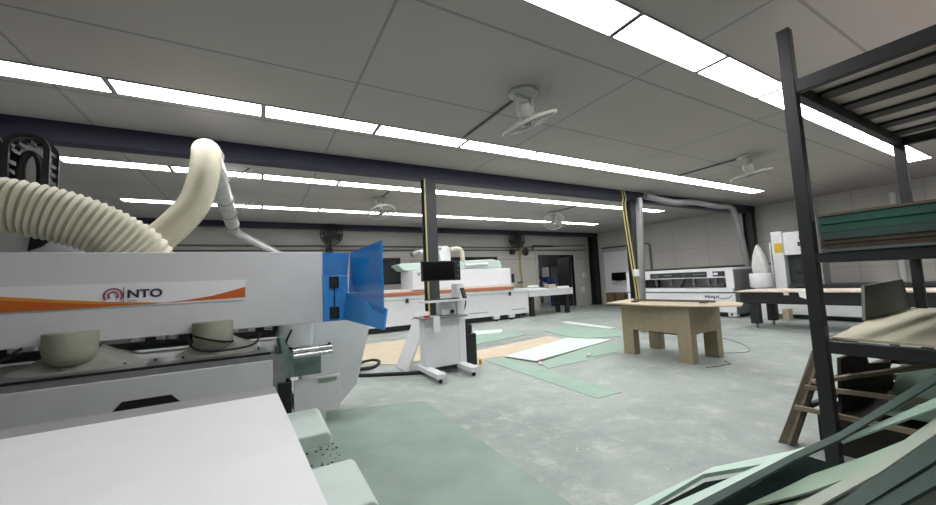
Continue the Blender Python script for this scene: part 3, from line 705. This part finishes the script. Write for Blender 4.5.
MB().tube([(4.0,10.6,2.2),(4.5,10.6,2.35),(5.0,10.6,2.42)], .07, 12).build('dust_pipe','galv',eb,smooth=True)
MB().lathe((4.0,10.55,2.18),[(.08,0),(.1,.05),(.1,.25),(.05,.28)],16,(.8,0,.35)).build('blower','alu',eb,smooth=True)

# return table and clutter
rt = thing('return_table', 'white return table standing before the doorway', 'table', (9.0, 10.4, 0))
box(7.98,10.1,10.05,10.75,.885,.915).build('tabletop','white',rt,.004)
b = MB(); b.box(8.0,10.08,10.06,10.08,.68,.885).box(8.05,9.98,10.7,10.72,.74,.885).box(9.96,9.98,10.1,10.7,.74,.885).box(8.05,8.07,10.1,10.7,.74,.885); b.build('apron','white2',rt)
for x,y in ((8.1,10.1),(9.75,10.1),(8.1,10.6),(9.75,10.6)): box(x,x+.16,y,y+.1,0,.74).build('leg','blackm',rt)
for i,(x,y,z,w,d,m_,l) in enumerate(((8.0,10.1,.916,.95,.5,'sheetw','white stacked sheet on the left of the return table, lowest'),(8.05,10.14,.936,.75,.42,'paper','white stacked sheet on the return table, in the middle of its pile'),(8.1,10.18,.956,.55,.36,'sheetw','white stacked sheet on the return table, topmost of its pile'))):
    tag(MB().prism([(x,y,z),(x+w,y,z),(x+w-.06,y+d,z),(x+.05,y+d,z)], (0,0,.018)).build('sheet_stack',m_), l, 'sheet', 'sheets on the return table')
tag(MB().lathe((8.45,10.35,.976),[(.22,0),(.26,.03),(.2,.08),(.08,.1)],14,(0,0,1),1,.6).build('plastic_bag','bag',smooth=True), 'crumpled white plastic bag on the pile of sheets', 'bag')
tag(box(9.05,9.38,10.2,10.45,.916,1.07).build('carton','ply',bevel=.006), 'pale open carton on the return table before the person', 'carton')
tag(box(9.45,9.98,10.15,10.5,.916,.975).build('paper_tray','paper',bevel=.004), 'white tray at the right end of the return table', 'tray')

# person bending over beyond the doorway, and the things in that room
def skin_body(chains, radii, name, m, parent, lv=2):
    me = bpy.data.meshes.new(name); me.from_pydata(chains['v'], chains['e'], [])
    o = bpy.data.objects.new(name, me); COL.objects.link(o)
    o.modifiers.new('skin','SKIN')
    for i, r_ in enumerate(radii): me.skin_vertices[0].data[i].radius = r_
    me.skin_vertices[0].data[0].use_root = True
    sb = o.modifiers.new('sub','SUBSURF'); sb.levels = lv; sb.render_levels = lv
    me.materials.append(M[m]); o.parent = parent
    return o
lmp = bpy.data.lights.new('room_fill_light','POINT'); lmp.energy = 22; lmp.shadow_soft_size = .2  # added fill light, out of view, lifts the dark far room
lo = bpy.data.objects.new('room_fill_light', lmp); COL.objects.link(lo); lo.location = (11.0,14.2,2.5); tag(lo, 'lamp added unseen to brighten the room beyond the doorway', 'fill light')
pr = thing('person', 'person in blue work clothes bending forward beyond the doorway', 'person', (11.25, 12.75, 0))
vb_ = [(.28,0,.92),(.1,0,1.08),(-.12,0,1.16),(-.25,0,1.14),(-.36,0,1.12),
       (.28,-.1,.86),(.24,-.11,.48),(.3,-.11,.08),(.16,-.12,.04),(.28,.1,.86),(.3,.11,.48),(.36,.11,.08),(.22,.12,.04),
       (-.14,-.2,1.12),(-.2,-.26,.88),(-.38,-.2,.76),(-.14,.2,1.12),(-.2,.26,.88),(-.38,.2,.76)]
ed = [(0,1),(1,2),(2,3),(3,4),(0,5),(5,6),(6,7),(7,8),(0,9),(9,10),(10,11),(11,12),(2,13),(13,14),(14,15),(2,16),(16,17),(17,18)]
rr = [(.15,.14),(.14,.16),(.13,.17),(.06,.06),(.055,.055),(.095,.095),(.07,.07),(.045,.045),(.04,.035),(.095,.095),(.07,.07),(.045,.045),(.04,.035),(.065,.065),(.05,.05),(.035,.035),(.065,.065),(.05,.05),(.035,.035)]
K = 1.13
skin_body({'v':[(a*K,b*K,c*K) for a,b,c in vb_],'e':ed}, [(a*K,b*K) for a,b in rr], 'body', 'bluec', pr)
K = 1.13
def pp(x, y, z): return (11.25+x*K, 12.75+y*K, z*K)
hdm = MB().lathe(pp(-.44,0,1.0),[(.02,-.0),(.06,.01),(.085,.06),(.1,.12),(.09,.18),(.05,.22),(.01,.235)],18)
hdm.lathe(pp(-.53,0,1.08),[(.018,0),(.012,.03)],8,(-1,0,0)); hdm.lathe(pp(-.44,-.085,1.1),[(.025,0),(.015,.02)],8,(0,-1,0)); hdm.lathe(pp(-.44,.085,1.1),[(.025,0),(.015,.02)],8,(0,1,0))
lab(hdm.build('head','skin',pr,smooth=True), 'head looking down')
MB().lathe(pp(-.43,0,1.13),[(.1,-.06),(.118,0),(.112,.06),(.075,.11),(.01,.13)],18).build('hair','hair',pr,smooth=True)
for s in (-1,1):
    hm = MB(); hx,hy,hz = pp(-.40,s*.2,.745)
    hm.box(hx-.07,hx+.02,hy-.035,hy+.035,hz-.015,hz+.015)
    for k,L in enumerate((.055,.07,.075,.06)): hm.tube([(hx-.06,hy-.027+.018*k,hz),(hx-.06-L*.6,hy-.027+.018*k,hz-.008),(hx-.06-L,hy-.027+.018*k,hz-.025)], [.009,.009,.006], 6)
    hm.tube([(hx-.01,hy-s*.03,hz),(hx-.04,hy-s*.06,hz-.01),(hx-.07,hy-s*.06,hz-.02)], [.011,.01,.007], 6)
    lab(hm.build('hand','skin',pr,smooth=True), 'bare hand')
cbn = thing('steel_cabinet', 'grey steel cabinet standing in the room beyond the doorway', 'cabinet', (13.6,14.6,0))
box(12.9,14.3,14.4,15.0,0,1.85).build('body','white2',cbn,.01); box(12.85,12.92,14.38,14.4,0,1.9).build('door_edge','blackm',cbn)
box(13.58,13.6,14.39,14.4,.05,1.8).build('door_gap','black',cbn)
tag(box(12.18,12.27,12.3,13.05,.01,2.2).build('open_door','doorc'), 'dark open door leaf on the right side of the doorway', 'door')
tag(MB().tube([(12.55,13.5,0),(12.55,13.5,.6),(12.5,13.5,.9)],[.25,.3,.15],14).build('grey_sack','cloth',smooth=True), 'grey sack on the floor behind the doorway', 'sack')

# ---------------------------------------------------------------- right wall: whiteboard, tv, carton
wbd = tag(box(13.46,13.54,10.2,11.42,0,2.31).build('white_panel','white',bevel=.006), 'tall white panel standing against the right wall behind the screen', 'panel')
tv = thing('television', 'flat black screen on a white ledge before the white panel', 'television', (13.4,10.65,1.0))
box(13.37,13.42,10.3,10.99,1.06,1.40).build('display','screen',tv,.005); box(13.34,13.458,10.52,10.77,1.005,1.06).build('stand','alu',tv)
tag(box(13.3,13.458,10.25,11.0,.97,1.0).build('wall_ledge','white',bevel=.004), 'thin white ledge carrying the black screen', 'ledge')
ct = thing('cardboard_carton', 'brown cardboard carton on the floor under the white panel', 'carton', (13.1,10.8,0))
box(13.0,13.4,10.15,11.05,0,.55).build('box','card',ct,.006); box(12.995,13.0,10.55,10.65,0,.55).build('tape','woodd',ct)

# ---------------------------------------------------------------- six-sided drilling machine along the right wall
ps = thing('drilling_machine', 'long white and grey panel drilling machine along the right wall', 'machine', (11.8, 6.8, 0))
yA, yB = 5.17, 8.5
box(11.1,12.2,yA,yB,.14,.66).build('lower_cabinet','white',ps,.01)
box(11.12,12.2,yA,yB,.661,.69).build('groove','machd',ps)
box(11.06,12.2,yA+.02,yB,.69,.80).build('front_lip','white',ps,.012)
hdr = box(11.1,11.7,yA+.2,yB,1.09,1.36).build('header','white',ps,.01)
box(11.1,12.2,yA,yA+.2,.80,1.36).build('end_frame','white',ps,.01); box(11.1,12.2,yB-.4,yB,.8,1.09).build('end_frame','white',ps,.01)
box(11.75,12.2,yA+.2,yB-.4,.8,1.36).build('back_panel','mach',ps)
box(11.1,12.2,yA-.012,yA-.001,.1,1.3).build('side_panel','alu',ps)
strip = box(11.09,11.099,5.84,7.6,1.12,1.275).build('dark_strip','machd',ps)
for y,w in ((7.4,.18),(7.0,.25),(6.05,.35),(6.5,.05),(5.95,.05)): box(11.084,11.09,y-w/2,y+w/2,1.19,1.21).build('strip_print','alu',strip)
pl = box(11.09,11.099,5.37,5.68,1.13,1.27).build('blue_plate','navy',ps); box(11.084,11.09,5.55,5.66,1.17,1.23).build('plate_print','paper',pl)
for k,y in enumerate((7.55,7.05,6.35,5.93,5.73)):
    b = MB(); b.box(11.3,11.38,y-.03,y+.03,.95,1.09).box(11.32,11.36,y-.015,y+.015,.84,.95).box(11.3,11.38,y-.05,y+.05,.9,.93)
    b.build('clamp_head','alu',ps,.004)
for y in (6.75,5.5): MB().bar((11.5,y+.1,.82),(11.5,y-.08,1.1),.05,.04,(1,0,0)).build('brace','blackm',ps)
box(11.45,11.75,7.7,8.1,.82,1.05).build('drive_block','black',ps)
lab(text_mesh('PSAJX', 'lettering', 'ink', ps, (11.095,5.95,.50), (0,-1,0), (0,0,1), .40, .095, .035, .05), 'dark slanted lettering')
sw = MB().tube(spline([(11.094,5.56,.50),(11.094,5.5,.525),(11.094,5.44,.50),(11.094,5.4,.54),(11.094,5.35,.52),(11.094,5.3,.56),(11.094,5.24,.61)]), .007, 5)
lab(sw.build('script_mark','ink',ps), 'dark handwritten style mark')
box(11.094,11.099,5.62,5.72,.45,.46).build('small_print','alu',ps)
lab(box(11.094,11.099,5.38,5.62,.34,.365).build('red_print','red',ps), 'red line of print')
for y in (5.3,6.4,7.6):
    f = box(11.12,11.3,y-.1,y+.1,.03,.15).build('foot','white2',ps,.01)
    MB().lathe((11.115,y,.09),[(.03,0),(.03,.01)],12,(-1,0,0)).build('foot_bolt','rubber',f)
box(11.3,12.1,yA+.1,yB-.1,.0,.14).build('plinth','black',ps)
lm = MB().lathe((11.4,8.1,1.361),[(.09,0),(.09,.06),(.05,.12)],14); lab(lm.build('motor','black',ps,smooth=True),'black motor on top')

# ---------------------------------------------------------------- dark feed table, dust drum, machining centre
ft = thing('feed_table', 'long dark steel feed table with ragged pale board top, before the right wall', 'table', (9.85, 2.7, 0))
for y in (4.05,1.2):
    for x in (9.42,10.2):
        l = box(x,x+.16,y-.08,y+.08,.1,.55).build('leg','blackm',ft)
        MB().tube([(x+.08,y,.0),(x+.08,y,.1)],.025,10).build('levelling_foot','alu',l)
box(9.38,10.4,.9,4.28,.54,.78).build('frame','black',ft,.01)
tpb = MB(); n=44; top=[]
for i in range(n+1):
    y = .85+(4.32-.85)*i/n; top.append((y, .02*random.random()-.07*(random.random() < .1)))
for i in range(n):
    y0,d = top[i]; y1 = top[i+1][0]
    tpb.box(9.30-d*.3,9.32-d*.3+.02,y0,y1,.785+d,.815); tpb.box(9.33,10.45,y0,y1-.006,.785,.815)
tpb.build('slatted_top','ragged',ft)
tag(MB().prism([(9.275,3.02,.826),(9.275,3.2,.826),(9.275,3.18,.70),(9.275,3.08,.66)], (-.01,0,0)).box(9.275,9.5,3.02,3.2,.817,.826).build('paper_scrap','paper'), 'white torn paper hanging over the edge of the feed table', 'scrap')
dd = thing('dust_drum', 'white dust collector drum with a pointed white filter bag', 'dust collector', (11.45,4.7,0))
MB().lathe((11.45,4.7,.8),[(.225,0),(.235,.02),(.235,.34),(.22,.37)],28).build('drum','white',dd,smooth=True)
MB().lathe((11.45,4.7,0),[(.16,0),(.16,.8)],20).build('pedestal','white2',dd,smooth=True)
bgm = MB(); rings=[]
for r_,h in ((.165,1.172),(.175,1.22),(.165,1.4),(.12,1.62),(.06,1.82),(.015,1.93)):
    rings.append([bgm.b.verts.new((11.45+r_*(1+.2*math.sin(4*a+h*3))*math.cos(a), 4.62+.04*h+r_*(1+.2*math.sin(4*a+h*3))*math.sin(a), h)) for a in [2*math.pi*k/40 for k in range(40)]])
for A,B in zip(rings,rings[1:]):
    for k in range(40): bgm.b.faces.new([A[k],A[(k+1)%40],B[(k+1)%40],B[k]])
bgm.b.faces.new(rings[0][::-1]); bgm.b.faces.new(rings[-1])
lab(bgm.build('filter_bag','bag',dd,smooth=True),'creased white filter bag')
mc = thing('machining_centre', 'white upright machine with yellow sign behind the dark feed table', 'machine', (11.9,3.6,0))
box(11.6,12.1,4.2,4.44,.3,2.22).build('column','white2',mc,.01)
box(11.62,11.66,4.47,4.5,.3,1.95).build('edge_strip','white2',mc)
lab(box(11.59,11.6,4.22,4.38,1.68,1.92).build('warning_sign','label_y',mc),'yellow warning sign')
box(11.55,12.1,3.72,4.17,1.6,2.17).build('head_box','white2',mc,.01)
box(11.8,12.1,3.72,4.19,.8,1.6).build('dark_panel','machd',mc)
box(11.6,11.66,3.84,3.88,.8,1.62).build('frame_post','black',mc); box(11.65,12.05,3.5,3.72,.8,1.6).build('side_panel','mach',mc)
lab(MB().lathe((11.79,4.02,1.15),[(.05,0),(.05,.03)],12,(-1,0,0)).build('knob','black',mc),'dark knob')
b = MB()
for z,w in ((1.95,.12),(1.8,.16),(1.7,.1)): b.box(11.45,11.6,3.7,3.7+w,z,z+.1)
b.build('tool_unit','machd',mc,.01)
box(11.5,12.4,1.0,4.5,.12,.45).build('bed','white2',mc,.01)
box(11.7,12.3,1.0,4.4,.0,.12).build('plinth','machd',mc)
box(11.55,12.4,1.0,4.15,.8,.86).build('work_table','machd',mc); box(11.7,12.3,1.05,4.1,.45,.8).build('table_support','machd',mc)
tag(box(11.15,11.4,4.08,4.2,.0,.28).build('wood_offcut','ply',bevel=.005),'pale wood offcut block on the floor under the feed table','offcut')

# ---------------------------------------------------------------- storage rack (right foreground)
RX0,RX1,RY0,RY1 = 3.24,5.95,-1.45,1.09
rk = thing('storage_rack', 'tall black steel storage rack in the right foreground', 'rack', (4.5,-.2,0))
for x,y,h in ((RX0+.02,RY1-.08,3.0),(RX1-.09,RY1-.08,2.9),(RX0+.02,RY0,3.0),(RX1-.09,RY0,2.9)):
    box(x,x+.07,y,y+.075,0,h).build('upright','blackm',rk,.004)
for z,zt in ((2.515,2.605),(1.318,1.384),(.72,.80)):
    for x in (RX0+.025,RX1-.085): box(x,x+.06,RY0+.075,RY1-.08,z,zt).build('side_rail','blackm',rk,.003)
    for y in (RY0+.01,RY1-.075): box(RX0+.09,RX1-.09,y,y+.06,z,zt).build('end_rail','blackm',rk,.003)
for k in range(5): box(3.68+k*.46,3.84+k*.46,RY0+.07,RY1-.08,2.58,2.603).build('shelf_bar','blackm',rk,.002)
for z in (1.32,.725):
    for k in range(2): box(3.9+k*.9,3.98+k*.9,RY0+.07,RY1-.08,z,z+.062).build('shelf_bar','blackm',rk)
tag(box(3.335,5.855,RY0+.08,RY1-.0,2.607,2.625).build('top_shelf_board','pinkb'), 'pinkish beige board lying on the top of the rack', 'board')
lay = [(1.386,.02,'greeng','pale grey board at the bottom of the stack on the middle shelf',.0),(1.407,.03,'woodd','dark brown board second from the bottom of the middle shelf stack',.03),
       (1.438,.026,'woodd','dark brown board third from the bottom of the middle shelf stack',.01),(1.465,.05,'greend','grey green board in the middle of the shelf stack',-.01),
       (1.516,.052,'greenx','deep green board below the top one on the middle shelf',.02),(1.569,.052,'greenx','thick deep green board near the top of the middle shelf stack',.0),
       (1.622,.018,'wood','thin brown board on top of the middle shelf stack',-.02)]
for z,th,m_,l,d in lay:
    tag(box(3.23+d*.5+.02,5.7+d,RY0+.1,RY1-.118+d*.2,z,z+th-.002).build('stacked_board',m_), l, 'board', 'boards on the middle shelf')
tag(MB().prism([(3.335,RY0+.08,.803),(5.85,RY0+.08,.803),(5.85,1.2,.803),(4.4,1.1,.803),(3.34,1.0,.803)], (0,0,.016)).build('shelf_board','paleb'), 'pale beige board lying on the lower shelf of the rack', 'board')
tag(MB().prism([(4.42,1.10,.821),(5.84,1.11,.821),(5.84,1.14,1.12),(4.62,1.13,1.105)], (0,.02,0)).build('upright_board','greeng'), 'grey green panel standing upright at the far end of the lower shelf', 'board')
tag(MB().bar((3.9,.3,.828),(5.0,.7,1.0),.12,.012,(0,0,1)).build('loose_strip','greeng'), 'grey strip lying aslant on the lower shelf', 'strip')

# timber crate and scraps under the rack
cr = thing('timber_crate', 'slanted weathered timber crate under and beside the rack', 'crate', (4.0,.9,0))
MB().prism([(3.36,1.38,0),(3.44,1.36,0),(3.62,1.18,.66),(3.56,1.18,.66)], (.015,-.06,0)).build('end_board','wood',cr)
MB().bar((3.40,1.34,.0),(3.6,1.16,.66),.03,.12,(1,1,0)).build('slanted_post','wood',cr)
MB().bar((3.38,1.26,.285),(3.41,-.3,.285),.03,.03).build('side_rail','woodp',cr)
MB().bar((3.47,1.22,.42),(3.78,-.1,.44),.035,.028).build('side_rail','woodp',cr)
for z in (.285,.43):
    MB().bar((3.42+z*.28,1.27-z*.2,z),(4.9,1.2-z*.2,z),.03,.03).build('cross_rail','wood',cr)
    MB().bar((4.9,1.2-z*.2,z),(4.9,-.3,z),.05,.05).build('far_rail','wood',cr)
MB().prism([(4.9,1.3,0),(5.0,1.3,0),(4.85,1.05,.62),(4.78,1.05,.62)], (0,-.05,0)).build('end_post','wood',cr)
tag(box(3.47,4.84,-.2,1.17,.0,.255).build('crate_shade_block','darkb'), 'dark block standing in for the shade inside the timber crate', 'board')  # dark block put in to make the crate interior look shaded
tag(MB().prism([(3.56,1.06,.258),(4.75,1.06,.258),(4.75,1.07,.44),(4.25,1.07,.50),(4.2,1.07,.62),(3.68,1.07,.62)], (0,.02,0)).build('dark_panel','darkb'), 'dark panel on edge, widened for the shade inside the crate under the rack', 'board')  # panel made wider and near-black to paint the shaded interior
tag(MB().bar((3.47,1.17,.468),(4.1,.55,.63),.04,.025).build('timber_stick','woodp'), 'pale timber stick laid aslant across the crate', 'stick')
tag(MB().prism([(3.55,.85,.31),(4.5,.95,.46),(4.5,.65,.46),(3.6,.5,.31)], (0,0,.02)).build('green_offcut','greens'), 'green board offcut lying in the crate under the rack', 'offcut')
tag(MB().bar((3.5,.20,.318),(4.3,.05,.35),.09,.02).build('brown_offcut','card'), 'reddish brown strip in the crate under the rack', 'offcut')
tag(MB().bar((3.45,.42,.318),(3.9,.32,.35),.05,.02).build('grey_offcut','sheetw'), 'thin pale strip sticking out of the crate', 'offcut')

# heap of offcuts leaning towards the rack
def ext(a, b, t): a, b = V(a), V(b); return b+(b-a)*t
def strip(label, A, B, th, m, cat='strip', name='board_strip'):
    tag(MB().ribbon(A, B, th).build(name, m), label, cat, 'offcut strips heaped before the rack')
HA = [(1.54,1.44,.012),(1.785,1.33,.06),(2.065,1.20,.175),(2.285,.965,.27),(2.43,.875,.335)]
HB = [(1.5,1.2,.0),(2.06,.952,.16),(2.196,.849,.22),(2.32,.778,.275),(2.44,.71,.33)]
strip('bent mint strip at the left end of the offcut heap', [(1.50,1.46,.03),(1.69,1.358,.104),(2.069,1.153,.27),(2.338,.881,.389)], [(1.53,1.41,.03),(1.732,1.292,.122),(2.01,1.172,.244),(2.216,.945,.335)], .025, 'mintp')
strip('pale mint strip second from the left in the offcut heap', [(1.45,1.36,.03),(1.749,1.202,.159),(2.068,1.014,.3),(2.305,.868,.404),(2.33,.85,.415)], [(1.5,1.28,.04),(1.809,1.107,.186),(2.05,.956,.292),(2.29,.858,.397),(2.318,.842,.409)], .022, 'mintp')
strip('long dark green strip crossing in front of the rack upright', [(1.3,1.3,.01),(1.78,1.088,.213),(2.233,.854,.412),(2.426,.742,.497),(2.969,.512,.736),(3.19,.42,.83)], [(1.33,1.25,.02),(1.805,1.029,.224),(2.191,.841,.394),(2.377,.732,.476),(2.89,.503,.702),(3.13,.41,.80)], .012, 'greend')
strip('thin pale edged strip below the long dark green one', [(2.42,.742,.464),(2.442,.727,.474),(2.826,.498,.643),(3.1,.35,.76)], [(2.41,.73,.459),(2.428,.717,.468),(2.755,.49,.612),(3.03,.335,.735)], .012, 'greens')
strip('wide pale green warped sheet in the middle of the offcut heap', [(1.5,1.22,.02),(1.967,.961,.205),(2.153,.853,.287),(2.243,.805,.327),(2.433,.669,.41),(2.589,.569,.479),(2.773,.498,.56),(3.05,.38,.69)],
      [(1.52,1.15,.02),(1.983,.935,.213),(2.10,.83,.262),(2.16,.781,.29),(2.302,.681,.353),(2.424,.616,.406),(2.754,.496,.552),(3.04,.375,.685)], .012, 'palegr', 'sheet')
strip('second pale green sheet under the warped one in the heap', [(1.5,1.16,.0),(2.013,.94,.176),(2.193,.785,.255),(2.337,.685,.318),(2.461,.618,.373),(2.796,.49,.52)], [(1.55,.95,-.0+.001),(2.092,.807,.211),(2.231,.738,.272),(2.365,.67,.331),(2.462,.61,.371),(2.80,.486,.522)], .01, 'palegr', 'sheet')
strip('white edged strip beside the pale green sheets of the heap', [(1.5,1.0,.03),(2.07,.797,.261),(2.42,.615,.415),(2.751,.495,.561),(3.1,.35,.71)], [(1.55,.93,.04),(2.117,.723,.281),(2.358,.604,.387),(2.657,.484,.519),(3.0,.34,.67)], .012, 'pales')
strip('thick dark green board in the lower right corner of the heap', [(1.5,.94,.04),(2.087,.686,.298),(2.579,.472,.515),(3.1,.25,.74)], [(1.55,.86,.06),(2.138,.605,.321),(2.464,.459,.464),(3.0,.22,.70)], .02, 'greend', 'board')
strip('dark green strip at the very right bottom corner of the heap', [(1.5,.88,.03),(2.156,.598,.319),(2.445,.457,.446),(3.1,.14,.73)], [(1.55,.8,.05),(2.206,.52,.34),(2.351,.447,.405),(3.0,.10,.69)], .02, 'greend')
strip('blackish green shade board added for the shadowed gaps beneath the strips of the heap', HA, HB, .01, 'shadeg', 'board')  # dark board stands in for the shadowed gap under the strips
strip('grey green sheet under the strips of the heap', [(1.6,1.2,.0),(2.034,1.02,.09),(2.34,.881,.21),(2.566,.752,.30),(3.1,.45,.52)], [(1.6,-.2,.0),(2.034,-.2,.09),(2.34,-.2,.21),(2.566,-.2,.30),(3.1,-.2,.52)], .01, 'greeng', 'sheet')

# ---------------------------------------------------------------- world, camera, view
w = bpy.data.worlds.new('World'); SC.world = w; w.use_nodes = True
w.node_tree.nodes['Background'].inputs['Color'].default_value = (.05,.055,.06,1); w.node_tree.nodes['Background'].inputs['Strength'].default_value = .3
yaw, pit, rol = 5.14694140e-01, 7.90394234e-02, -4.59083765e-02
cy, sy, cp_, sp_ = math.cos(yaw), math.sin(yaw), math.cos(pit), math.sin(pit)
fw = V((sy*cp_, cy*cp_, sp_)); rt_ = V((cy,-sy,0)); up = rt_.cross(fw); cr_, sr_ = math.cos(rol), math.sin(rol)
r2 = rt_*cr_+up*sr_; u2 = -rt_*sr_+up*cr_
cam = bpy.data.cameras.new('camera'); co = bpy.data.objects.new('camera', cam); COL.objects.link(co)
cam.sensor_width = 36; cam.sensor_fit = 'HORIZONTAL'; cam.lens = 367.817/936*36; cam.clip_start = .02; cam.clip_end = 100
mw = Matrix((r2, u2, -fw)).transposed().to_4x4(); mw.translation = (0,0,H); co.matrix_world = mw
SC.camera = co
SC.view_settings.view_transform = 'Standard'; SC.view_settings.look = 'None'; SC.view_settings.gamma = 1; SC.view_settings.use_curve_mapping = False
SC.view_settings.exposure = 0.0
